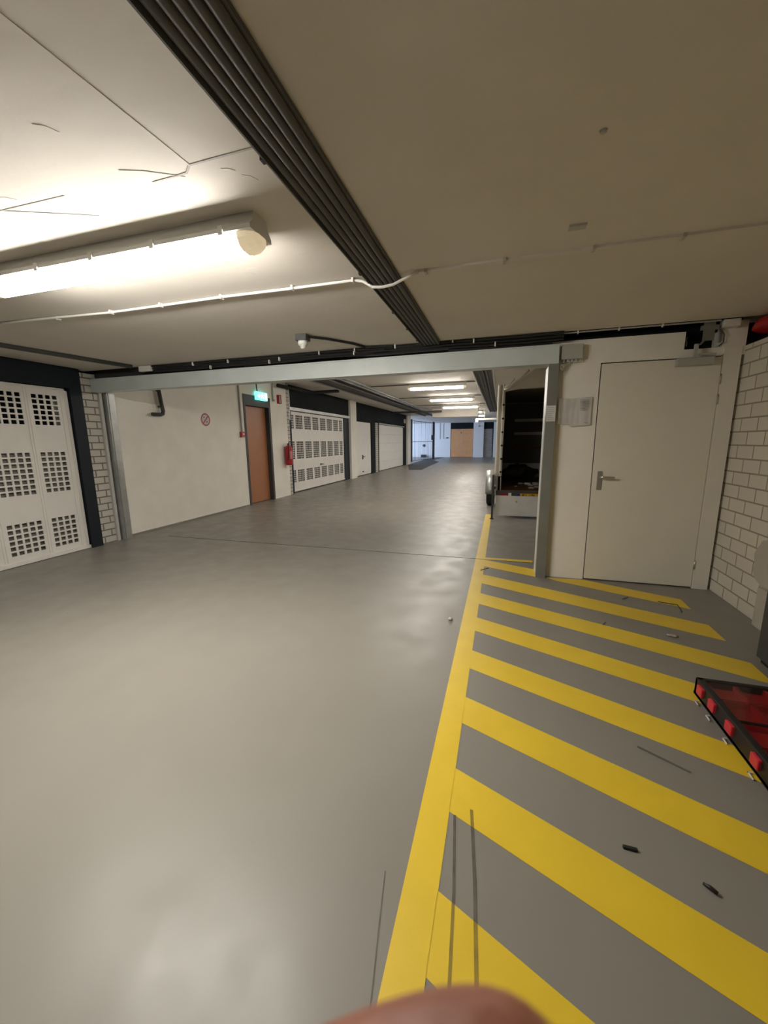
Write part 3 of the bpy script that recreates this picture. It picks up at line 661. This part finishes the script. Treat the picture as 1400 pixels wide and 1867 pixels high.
cp = thing('fire_call_point', 'small red call point at the foot of a thin conduit by the orange door', 'call point', (XW, 7.31, 1.53))
B(XW, XW+0.055, 7.25, 7.37, 1.53, 1.64, bev=0.004).build('housing', M_red, cp)
B(XW+0.055, XW+0.058, 7.29, 7.34, 1.57, 1.61).build('press_pane', M_whitep, cp)
MB().tube([(XW+0.02, 7.29, FZ), (XW+0.02, 7.30, 2.3), (XW+0.02, 7.31, 1.64)], 0.016, 8).build('conduit', M_greyp, cp)
tag(MB().tube([(XW+0.02, 8.60, FZ), (XW+0.02, 8.60, 2.42)], 0.016, 8).box(XW, XW+0.04, 8.60, 8.66, 2.40, 2.45).build('wall_conduit', M_greyp, loc=(XW, 8.60, 2.4)), 'short grey conduit between exit sign and extinguisher sign', 'conduit')
es = thing('exit_sign', 'lit green exit sign above the orange door', 'exit sign', (XW+0.1, 8.06, 2.37))
B(XW+0.012, XW+0.085, 7.86, 8.27, 2.365, 2.545, bev=0.006).build('sign_body', M_exit, es)
rm = MB(); xq = XW+0.0862
def q(*pts): rm.add([(xq, a, b) for a, b in pts], [tuple(range(len(pts)))])
q((8.15, 2.39), (8.24, 2.39), (8.24, 2.525), (8.15, 2.525))                       # doorway
q((7.885, 2.435), (7.935, 2.435), (7.935, 2.40), (7.985, 2.455), (7.935, 2.51), (7.935, 2.475), (7.885, 2.475))   # arrow
q((8.055, 2.505), (8.075, 2.505), (8.075, 2.525), (8.055, 2.525))                 # head
q((8.03, 2.45), (8.07, 2.45), (8.085, 2.50), (8.045, 2.50))                       # trunk
q((8.06, 2.45), (8.075, 2.455), (8.11, 2.43), (8.10, 2.40), (8.09, 2.40), (8.09, 2.425))
q((8.03, 2.45), (8.05, 2.455), (8.035, 2.42), (8.005, 2.395), (8.0, 2.405), (8.02, 2.425))
q((8.075, 2.495), (8.085, 2.485), (8.12, 2.47), (8.125, 2.478))
q((8.045, 2.495), (8.04, 2.485), (8.015, 2.465), (8.01, 2.475))
rm.build('pictogram', M_exitw, es)
MB().tube([(XW+0.05, 7.92, 2.545), (XW+0.05, 7.91, 2.62), (XW+0.03, 7.90, FZ)], 0.014, 8).build('cable', M_dgrey, es)
fs_ = thing('extinguisher_sign', 'small red and white projecting sign above the fire extinguisher', 'sign', (XW, 8.87, 2.36))
MB().prism([(XW, 8.80), (XW+0.09, 8.87), (XW, 8.94)], 'z', 2.36, 2.57).build('sign_body', M_red, fs_)
MB().add([(XW+0.002+0.09*t, 8.798+0.07*t-0.001, z) for t, z in ((0.55, 2.375), (0.8, 2.375), (0.8, 2.55), (0.55, 2.55))], [(0, 1, 2, 3)]).add([(XW+0.092-0.09*t, 8.872+0.07*t, z) for t, z in ((0.3, 2.36), (0.75, 2.36), (0.6, 2.43), (0.3, 2.43))], [(0, 1, 2, 3)]).build('white_symbol', M_whitep, fs_)
fe = thing('fire_extinguisher', 'red fire extinguisher hung on the wall between orange door and perforated garage door', 'extinguisher', (XW+0.11, 9.05, 0.82))
MB().lathe((XW+0.11, 9.05, 0.82), [(0.08, 0), (0.092, 0.02), (0.095, 0.05), (0.095, 0.42), (0.082, 0.47), (0.05, 0.50), (0.03, 0.51)], n=24).build('cylinder', M_red, fe)
vl = MB().lathe((XW+0.11, 9.05, 1.33), [(0.028, 0), (0.028, 0.04), (0.018, 0.05)], n=12).build('valve', M_blackp, fe)
MB().tube([(XW+0.11, 9.05, 1.375), (XW+0.12, 9.10, 1.42), (XW+0.13, 9.17, 1.405)], 0.010, 6).tube([(XW+0.11, 9.05, 1.37), (XW+0.13, 9.16, 1.365)], 0.009, 6).build('handle', M_blackp, vl)
MB().tube([(XW+0.11, 9.05, 1.35), (XW+0.15, 8.97, 1.36), (XW+0.18, 8.93, 1.28), (XW+0.17, 8.94, 1.05), (XW+0.14, 8.95, 0.95)], 0.012, 8).build('hose', M_blackp, fe)
B(XW, XW+0.03, 9.02, 9.08, 1.2, 1.3).build('wall_bracket', M_greyp, fe)
lb_ = MB(); n = 10; vs = []
for j, z in enumerate((0.98, 1.18)):
    for i in range(n+1):
        a = -0.7+1.4*i/n; vs.append((XW+0.11+0.0965*math.cos(a), 9.05+0.0965*math.sin(a), z))
lb_.add(vs, [(i, i+1, n+2+i, n+1+i) for i in range(n)], True).build('label', mat('extinguisher_label', (0.55, 0.2, 0.2), 0.5), fe)

# hall ceiling trays and pipes
ft = thing('cable_tray', 'pale galvanised cable tray on the hall ceiling between the lamps and the trailer', 'cable tray', (-0.48, 8, FZ))
MB().box(-0.66, -0.30, 4.4, 22, FZ-0.02, FZ-0.012).box(-0.66, -0.65, 4.4, 22, FZ-0.06, FZ-0.01).box(-0.31, -0.30, 4.4, 22, FZ-0.06, FZ-0.01).build('tray_base', M_tray, ft)
for k, (x, mm) in enumerate(((-0.70, M_whitep), (-0.56, M_dgrey), (-0.47, M_rubber), (-0.40, M_dgrey), (-0.26, M_whitep))):
    MB().tube([(x, 4.4, FZ-0.035), (x+0.012, 9, FZ-0.035), (x-0.008, 14, FZ-0.035), (x, 22, FZ-0.035)], 0.02, 6).build('cable', mm, ft)
f2 = thing('cable_tray', 'dull grey cable tray and pipes on the hall ceiling near the garage doors', 'cable tray', (-3.9, 8, FZ))
MB().box(-4.35, -3.95, 4.4, 23, FZ-0.06, FZ-0.05).box(-4.35, -4.34, 4.4, 23, FZ-0.10, FZ-0.03).box(-3.96, -3.95, 4.4, 23, FZ-0.10, FZ-0.03).build('tray_base', M_tray, f2)
for x, z, r, mm in ((-3.75, -0.05, 0.03, M_galv), (-3.62, -0.04, 0.022, M_greyp), (-4.47, -0.06, 0.03, M_greyp)):
    MB().tube([(x, 4.4, FZ+z), (x, 23, FZ+z)], r, 8).build('pipe', mm, f2)
for k in range(8): B(-4.5, -3.6, 6+k*2.2, 6.04+k*2.2, FZ-0.03, FZ).build('hanger', M_galv, f2)
for i, y in enumerate((10.75, 13.95, 17.1)):
    tag(MB().tube([(-2.5, y, FZ-0.012), (-3.6, y, FZ-0.012)], 0.012, 6).tube([(-0.95, y, FZ-0.012), (-0.66, y, FZ-0.012)], 0.012, 6).build('lamp_cable', M_dgrey, loc=(-2, y, FZ-0.012)),
        ['dark cable on the hall ceiling feeding the nearest hall lamp', 'dark cable on the hall ceiling feeding the second hall lamp', 'dark cable on the hall ceiling feeding the third hall lamp'][i], 'cable', 'lamp feed cables')
tag(MB().tube([(-5.2, 18.6, FZ-0.16), (-2.75, 18.6, FZ-0.16)], 0.045, 8).build('cross_pipe', M_dgrey, loc=(-4.0, 18.6, FZ-0.2)), 'dark pipe crossing the hall ceiling before the downstand', 'pipe')
tag(MB().tube([(-5.32, 8.72, 2.78), (-5.32, 9.8, 2.80), (-5.2, 10.4, 2.80), (-4.5, 10.6, 2.83)], 0.045, 8).build('ceiling_pipe', M_rubber, loc=(-5.3, 9.4, 2.74)), 'short dark pipe across the top of the black panel by the extinguisher', 'pipe')

# ================================================================= TRAILER
TY = 7.40
tr = thing('box_trailer', 'cream tarpaulin trailer parked behind the post with its tailboard hanging down', 'trailer', (0.7, TY+0.1, 0))
X0, X1, T1 = -0.075, 1.50, 10.3
B(X0, X1, TY, T1, 0.44, 0.50).build('bed_floor', M_wood, tr)
MB().box(X0, X1, TY-0.02, TY+0.05, 0.40, 0.49).box(X0, X0+0.05, TY, T1, 0.38, 0.44).box(X1-0.05, X1, TY, T1, 0.38, 0.44).build('chassis', M_dgrey, tr)
tb = MB().box(X0+0.01, X1-0.02, TY-0.065, TY-0.035, 0.035, 0.405, bev=0.004).build('tailboard', M_alu, tr)
MB().box(X0+0.02, X0+0.085, TY-0.070, TY-0.064, 0.05, 0.40).build('edge_plate', M_whitep, tb)
MB().lathe((0.30, TY-0.068, 0.30), [(0.018, 0), (0.012, -0.008)], 'y', 10).build('lock_boss', M_chrome, tb)
MB().box(0.155, 0.205, TY-0.075, TY-0.02, 0.395, 0.455).build('hinge', M_alu, tb)
B(0.0, 0.14, TY-0.032, TY-0.018, 0.408, 0.448).build('tail_light', mat('red_lens', (0.30, 0.006, 0.02), 0.2), tr)
npl = MB().box(0.30, 0.82, TY-0.034, TY-0.020, 0.385, 0.450).build('number_plate', M_numplate, tr)
B(0.30, 0.355, TY-0.037, TY-0.033, 0.385, 0.450).build('plate_band', M_blue, npl)
# plate letters  K L - 3 (only the partly visible dark characters)
def bars(mb, x, z, wd, hh, segs, y0, y1, t=0.009):
    for (a, b, c, d) in segs:
        p, q_ = Vector((x+a*wd, z+b*hh)), Vector((x+c*wd, z+d*hh)); e = (q_-p).normalized(); n_ = Vector((-e.y, e.x))*t/2
        mb.prism([tuple(p-n_), tuple(q_-n_), tuple(q_+n_), tuple(p+n_)], 'y', y0, y1)
pt = MB()
bars(pt, 0.40, 0.400, 0.035, 0.042, [(0, 0, 0, 1), (0, 0.5, 1, 1), (0, 0.5, 1, 0)], TY-0.036, TY-0.034)
bars(pt, 0.455, 0.400, 0.035, 0.042, [(0, 0, 0, 1), (0, 0, 1, 0)], TY-0.036, TY-0.034)
bars(pt, 0.51, 0.400, 0.03, 0.042, [(0, 0.5, 1, 0.5)], TY-0.036, TY-0.034)
bars(pt, 0.56, 0.400, 0.035, 0.042, [(0, 0, 0, 1), (0, 1, 1, 0), (1, 0, 1, 1)], TY-0.036, TY-0.034)
pt.build('plate_letters', M_rubber, npl)
# side boards and frame
MB().box(X0, X0+0.03, TY+0.02, T1, 0.50, 0.80).box(X1-0.03, X1, TY+0.02, T1, 0.50, 0.80).each('side_board', M_wood, tr)
B(X0+0.03, X1-0.03, T1-0.04, T1, 0.50, 0.84).build('front_board', M_alu, tr)
MB().box(X0-0.005, X0+0.035, TY-0.005, TY+0.04, 0.44, 0.82).box(X0+0.075, X0+0.092, TY+0.0, TY+0.03, 0.50, 0.82).each('corner_post', M_galv, tr)
# tarp : side, roof, front
tp = MB()
tp.box(X0-0.018, X0-0.010, TY-0.02, T1+0.02, 0.76, 2.30).box(X1+0.010, X1+0.018, TY, T1+0.02, 0.76, 2.30)
tp.box(X0-0.018, X1+0.018, T1+0.012, T1+0.02, 0.76, 2.30)
tp.build('tarp_side', M_tarp, tr)
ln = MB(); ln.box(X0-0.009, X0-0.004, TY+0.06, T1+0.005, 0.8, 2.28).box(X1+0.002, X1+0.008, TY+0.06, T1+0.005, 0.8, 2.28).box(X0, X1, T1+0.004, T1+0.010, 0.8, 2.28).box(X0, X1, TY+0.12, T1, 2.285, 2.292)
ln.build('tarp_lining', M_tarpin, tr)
rf = MB(); vs = []; fs = []; nx, nyy = 24, 10
for j in range(nyy+1):
    for i in range(nx+1):
        t = i/nx; s = j/nyy; x = X0-0.018+(X1-X0+0.036)*t; y = TY-0.02+(T1-TY+0.04)*s
        z = 2.30+0.10*math.sin(math.pi*t)+0.012*math.sin(9*t+4*s)*(1 if 0 < t < 1 else 0)
        vs.append((x, y, z))
o_ = len(vs); vs += [(a, b, c-0.01) for a, b, c in vs]
for j in range(nyy):
    for i in range(nx):
        a = j*(nx+1)+i; fs.append((a, a+1, a+nx+2, a+nx+1)); fs.append((o_+a, o_+a+nx+1, o_+a+nx+2, o_+a+1))
rf.add(vs, fs, True).build('tarp_roof', M_tarp, tr)
# rear corner flap (folded strip with eyelets)
cf_ = MB(); vs = []; fs = []; nz = 24
zz = [0.765+(2.36-0.765)*j/nz for j in range(nz+1)]
prof = [(X0-0.028, TY-0.02), (X0-0.030, TY-0.05), (X0+0.010, TY-0.062), (X0+0.045, TY-0.045), (X0+0.052, TY-0.075), (X0+0.098, TY-0.070), (X0+0.098, TY-0.060), (X0+0.058, TY-0.062), (X0+0.040, TY-0.030), (X0-0.010, TY-0.02)]
n = len(prof)
for j, z in enumerate(zz):
    for k, (x, y) in enumerate(prof): vs.append((x+0.004*math.sin(z*5+k)+0.008*(z-1.5)*0.3, y+0.005*math.sin(z*7+k*0.8), z))
for j in range(nz):
    for k in range(n):
        a = j*n+k; b = j*n+(k+1) % n; fs.append((a, b, b+n, a+n))
fs += [tuple(range(n)), tuple(range(nz*n, nz*n+n))]
fp = cf_.add(vs, fs, True).build('rear_flap', M_tarp, tr)
for i in range(6):
    z = 0.84+i*0.235
    xe = X0+0.076+0.0024*(z-1.5)
    MB().lathe((xe, TY-0.080, z), [(0.019, 0.012), (0.019, 0.0), (0.012, -0.002)], 'y', 12).build('eyelet', M_rubber, fp)
# rolled rear curtain hanging diagonally at the top
rc = MB(); vs = []; fs = []; nu, nv = 26, 8
for i in range(nu+1):
    t = i/nu
    x = X0+0.10+(X1-X0-0.1)*t
    ztop = 2.305+0.29*min(1, t/0.32)**0.9
    zbot = 2.235+0.03*min(1, t/0.15)+0.035*t
    for j in range(nv+1):
        s = j/nv; z = zbot+(ztop-zbot)*s
        y = TY-0.055-0.03*math.sin(math.pi*s)-0.014*math.sin(14*t+5*s)*math.exp(-2*t)-0.006*math.sin(31*t-7*s)
        vs.append((x, y, z))
o_ = len(vs); vs += [(a, b+0.012, c) for a, b, c in vs]
for i in range(nu):
    for j in range(nv):
        a = i*(nv+1)+j; fs.append((a, a+1, a+nv+2, a+nv+1)); fs.append((o_+a, o_+a+nv+1, o_+a+nv+2, o_+a+1))
for i in range(nu):
    a = i*(nv+1); fs.append((a, a+nv+1, o_+a+nv+1, o_+a)); a += nv; fs.append((a, o_+a, o_+a+nv+1, a+nv+1))
rc.add(vs, fs, True).build('rolled_curtain', M_tarp, tr)
MB().tube([(X0+0.075, TY-0.085, 2.27), (X0+0.13, TY-0.095, 2.275), (X0+0.24, TY-0.10, 2.35), (X0+0.36, TY-0.10, 2.46), (X0+0.47, TY-0.10, 2.57)], [0.014, 0.022, 0.020, 0.024, 0.018], 10).tube([(X0+0.075, TY-0.085, 2.30), (X0+0.15, TY-0.105, 2.33), (X0+0.25, TY-0.105, 2.44)], [0.010, 0.014, 0.012], 8).each('rolled_edge', M_tarp, tr)
for z in (1.88, 1.56, 1.22):
    B(0.28 if z > 1.3 else 0.2, X1-0.02, T1-0.03, T1-0.012, z-0.035, z+0.035).build('slat', M_whitep if z > 1.3 else M_wood, tr)
# wheel and mudguard
wy, wx = 8.78, -0.19
wh = MB().lathe((wx-0.085, wy, 0.31), [(0.20, 0.0), (0.27, 0.0), (0.305, 0.02), (0.31, 0.05), (0.31, 0.12), (0.305, 0.15), (0.27, 0.17), (0.20, 0.17)], 'x', 28).build('tyre', M_rubber, tr)
MB().lathe((wx-0.075, wy, 0.31), [(0.03, -0.005), (0.19, 0.012), (0.20, 0.15), (0.03, 0.15)], 'x', 24).build('rim', M_galv, wh)
mg = MB(); vs = []; fs = []; n = 14
for i in range(n+1):
    a = math.radians(-5+190*i/n)
    for (x, r) in ((wx-0.10, 0.40), (wx-0.10, 0.43), (X0-0.02, 0.45), (X0-0.02, 0.42)):
        vs.append((x, wy-r*math.cos(a), 0.33+r*math.sin(a)))
for i in range(n):
    for k in range(4):
        a = i*4+k; b = i*4+(k+1) % 4; fs.append((a, b, b+4, a+4))
fs += [(0, 1, 2, 3), tuple(range(n*4, n*4+4))]
mg.add(vs, fs, True).build('mudguard', M_galv, tr)
MB().box(-0.135, -0.100, 7.14, 7.175, 0.0, 0.80).box(-0.155, -0.085, 7.12, 7.19, 0, 0.012).box(-0.135, -0.07, 7.16, 7.42, 0.55, 0.59).build('prop_stand', M_dgrey, tr)
# load
tag(lump((0.40, 9.55, 0.66), 0.31, 0.35, 0.20, 21, 0.34, flat_z=0.502).build('rubbish_bag', M_bag, loc=(0.38, 9.55, 0.50)), 'large black lumpy bag lying in the trailer near its open corner flap', 'bag')
tag(lump((1.10, 9.3, 0.64), 0.21, 0.30, 0.17, 33, 0.32, flat_z=0.502).build('rubbish_bag', M_bag, loc=(0.95, 9.5, 0.50)), 'smaller black lumpy bag in the trailer, near the post', 'bag')
random.seed(17)
for i in range(9):
    x, y = random.uniform(0.25, 0.80), random.uniform(7.6, 8.6); s = random.uniform(0.018, 0.045)
    tag(lump((x, y, 0.502+s*0.5), s*1.5, s, s*0.55, 40+i, 0.3, 10, flat_z=0.501).build('rubble_scrap', random.choice([M_paper, M_cement, M_cement]), loc=(x, y, 0.501)), 'pale bit of rubble scattered on the brown trailer bed', 'rubble', 'rubble on the trailer bed')

# ================================================================= THINGS ON THE FLOOR
bx = thing('dark_cabinet', 'dark metal cabinet standing before the brick wall behind the red organizer', 'cabinet', (1.75, 2.7, 0))
MB().box(1.612, 1.87, 2.25, 2.85, 0.03, 1.0, bev=0.004).build('body', M_dgrey, bx)
B(1.63, 1.86, 2.27, 2.83, 0, 0.03).build('plinth', M_rubber, bx)

oc = thing('parts_organizer', 'black and red parts organizer case lying on the hatched floor', 'case', (1.3, 2.05, 0))
OX0, OX1, OY0, OY1, OH = 1.085, 1.55, 1.66, 2.36, 0.10
MB().box(OX0, OX1, OY0, OY1, 0, 0.018).box(OX0, OX0+0.035, OY0, OY1, 0.0, OH, bev=0.006).box(OX1-0.035, OX1, OY0, OY1, 0.0, OH, bev=0.006).box(OX0, OX1, OY0, OY0+0.03, 0, OH, bev=0.006).box(OX0, OX1, OY1-0.03, OY1, 0, OH, bev=0.006).box(OX0+0.02, OX1-0.02, 2.005, 2.02, 0, OH-0.004).build('case_body', M_blackp, oc)
for r in range(4):
    for c in range(3):
        a = OX0+0.040+c*0.129; b = OY0+0.036+r*0.160+(0.0 if r < 2 else 0.012)
        bn = MB().box(a, a+0.125, b, b+0.152, 0.02, 0.058).box(a, a+0.006, b, b+0.152, 0.02, 0.088).box(a+0.119, a+0.125, b, b+0.152, 0.02, 0.088).box(a, a+0.125, b, b+0.006, 0.02, 0.088).box(a, a+0.125, b+0.146, b+0.152, 0.02, 0.088)
        bn.build('bin', M_redp, oc)
B(OX0+0.030, OX1-0.030, OY0+0.026, OY1-0.026, OH-0.008, OH-0.003).build('clear_lid', M_glassy, oc)
for y in (2.28, 2.16, 2.0, 1.80):
    lt = B(OX0-0.014, OX0+0.012, y-0.028, y+0.028, 0.035, 0.086, bev=0.005).build('latch', mat('bright_red_plastic', (0.62, 0.03, 0.05), 0.35), oc)
    MB().box(OX0-0.030, OX0-0.026, y-0.045, y-0.005, 0.004, 0.010).box(OX0-0.030, OX0-0.012, y-0.010, y-0.005, 0.004, 0.010).build('glint_sliver', M_whitep, lt)  # white slivers stand for glints on the clear plastic edge

M_twig = mat('dry_dark_wood', (0.06, 0.048, 0.036), 0.7)
def twig(pts, r, label, m_=M_twig, name='dry_twig'):
    tag(MB().tube(pts, r*0.65, 6).build(name, m_, loc=pts[0]), label, 'twig')
twig([(-0.165, 4.17, 0.008), (-0.12, 4.215, 0.012), (-0.085, 4.27, 0.008)], 0.006, 'dark thin stick lying across the yellow line near the floor joint')
twig([(1.36, 3.72, 0.006), (1.46, 3.675, 0.012), (1.49, 3.68, 0.008), (1.48, 3.60, 0.006), (1.465, 3.53, 0.006)], 0.005, 'bent dark twig on the end of the short yellow stripe below the door')
twig([(1.08, 3.70, 0.005), (1.14, 3.755, 0.008)], 0.004, 'short dark twig on the grey floor below the white door')
twig([(0.80, 3.12, 0.005), (0.83, 3.17, 0.008)], 0.004, 'tiny dark splinter on a yellow stripe in the middle of the hatching')
tag(B(0.462, 0.508, 1.298, 1.310, 0.0, 0.010, bev=0.003).build('black_plug', M_rubber, loc=(0.485, 1.304, 0)), 'small black bar lying on the grey floor between two wide yellow stripes', 'plug')
tag(MB().tube([(0.672, 1.245, 0.007), (0.688, 1.235, 0.008), (0.702, 1.223, 0.007)], [0.004, 0.007, 0.006], 8).build('dark_chip', M_blackp, loc=(0.687, 1.235, 0)), 'small curved dark chip alone on the grey floor between wide yellow stripes', 'chip')
tag(lump((-0.332, 2.891, 0.012), 0.018, 0.015, 0.012, 51, 0.25, 12, flat_z=0.0005).build('paper_scrap', M_paper, loc=(-0.332, 2.891, 0)), 'tiny white scrap on the open grey floor beside the long yellow line', 'scrap')
tag(lump((1.233, 3.064, 0.006), 0.035, 0.022, 0.006, 52, 0.25, 12, flat_z=0.0005).build('paper_scrap', M_cement, loc=(1.233, 3.064, 0)), 'flat grey scrap between two yellow stripes under the door', 'scrap')
tag(MB().tube([(0.66, 1.83, 0.003), (0.83, 1.73, 0.003)], 0.004, 6).build('grey_stick', mat('faded_stick', (0.12, 0.11, 0.097), 0.7), loc=(0.66, 1.83, 0)), 'thin grey stick on the grey floor beside the red organizer case', 'stick')

# ================================================================= THE PHOTOGRAPHER'S HAND (in front of the lens, low)
def cw(u, v, d):     # a place given by direction and distance from the eye
    return Vector((0, 0, CAM_H)) + right*((u-700)/fpx*d) + down*((v-933.5)/fpx*d) + fwd*d
def W(r_, d_, f_): return Vector((0, 0, CAM_H)) + right*r_ + down*d_ + fwd*f_
hand_root = W(-0.062, 0.105, 0.012)
def skin_obj(name, verts, edges, radii, material, parent=None, root=0):
    me = bpy.data.meshes.new(name)
    off = hand_root
    me.from_pydata([tuple(v-off) for v in verts], edges, [])
    o = bpy.data.objects.new(name, me); COL.objects.link(o)
    md = o.modifiers.new('skin', 'SKIN')
    md.use_smooth_shade = True
    sv = me.skin_vertices[0].data if me.skin_vertices else None
    if sv is None:
        bpy.context.view_layer.objects.active = o
    for i, r in enumerate(radii):
        sv[i].radius = (r, r) if not isinstance(r, tuple) else r
        sv[i].use_root = (i == root)
    ss = o.modifiers.new('sub', 'SUBSURF'); ss.levels = 2; ss.render_levels = 2
    me.materials.append(material)
    if parent: o.parent = parent
    else: o.location = off
    return o
# left hand behind the phone: wrist below, knuckles at left, fingers reaching to the right across the back
V = []; E_ = []; Rr = []
def vert(p, r, to=None):
    V.append(p); Rr.append(r); i = len(V)-1
    if to is not None: E_.append((to, i))
    return i
palm = vert(W(-0.058, 0.110, 0.014), 0.017)
wrist = vert(W(-0.056, 0.160, 0.012), 0.021, palm)
arm = vert(W(-0.050, 0.215, 0.008), 0.026, wrist)
arm2 = vert(W(-0.045, 0.30, 0.0), 0.033, arm)
k_i = vert(W(-0.052, 0.078, 0.022), 0.0115, palm)
k_m = vert(W(-0.056, 0.092, 0.024), 0.0115, palm)
k_r = vert(W(-0.056, 0.112, 0.026), 0.011, palm)
k_p = vert(W(-0.052, 0.130, 0.024), 0.010, palm)
# index: lies across, the tip shows at the bottom of the view
a = vert(W(-0.030, 0.0735, 0.036), 0.0092, k_i); a = vert(W(-0.0065, 0.0655, 0.0395), 0.0088, a); a = vert(W(0.0090, 0.0588, 0.0395), 0.0082, a); a = vert(W(0.0142, 0.0585, 0.0390), 0.0074, a); a = vert(W(0.0188, 0.0620, 0.0375), 0.0058, a)
tip_i = a
a = vert(W(-0.030, 0.0895, 0.040), 0.0090, k_m); a = vert(W(-0.004, 0.0850, 0.041), 0.0086, a); a = vert(W(0.016, 0.0825, 0.036), 0.0080, a); a = vert(W(0.026, 0.0830, 0.031), 0.0070, a)
a = vert(W(-0.030, 0.1105, 0.040), 0.0088, k_r); a = vert(W(-0.006, 0.1060, 0.041), 0.0083, a); a = vert(W(0.012, 0.1040, 0.035), 0.0078, a); a = vert(W(0.021, 0.1045, 0.030), 0.0068, a)
a = vert(W(-0.031, 0.1290, 0.036), 0.0078, k_p); a = vert(W(-0.012, 0.1260, 0.037), 0.0074, a); a = vert(W(0.002, 0.1245, 0.033), 0.0068, a); a = vert(W(0.009, 0.1250, 0.029), 0.0060, a)
th = vert(W(-0.066, 0.092, 0.002), 0.012, palm); a = vert(W(-0.066, 0.070, -0.010), 0.0105, th); a = vert(W(-0.058, 0.050, -0.018), 0.0095, a); a = vert(W(-0.048, 0.036, -0.020), 0.0080, a)
bm_ok = True
me_ = bpy.data.meshes.new('hand')
me_.from_pydata([tuple(v-hand_root) for v in V], E_, [])
hand = bpy.data.objects.new('person_hand', me_); COL.objects.link(hand); hand.location = hand_root
md = hand.modifiers.new('skin', 'SKIN'); md.use_smooth_shade = True
if not me_.skin_vertices:
    bmm = bmesh.new(); bmm.from_mesh(me_); bmm.verts.layers.skin.verify(); bmm.to_mesh(me_); bmm.free()
sv = me_.skin_vertices[0].data
for i, r in enumerate(Rr): sv[i].radius = (r, r); sv[i].use_root = (i == palm)
ss = hand.modifiers.new('sub', 'SUBSURF'); ss.levels = 2; ss.render_levels = 2
me_.materials.append(M_skin)
tag(hand, 'blurred hand of the photographer, one fingertip rising into the bottom edge', 'hand')
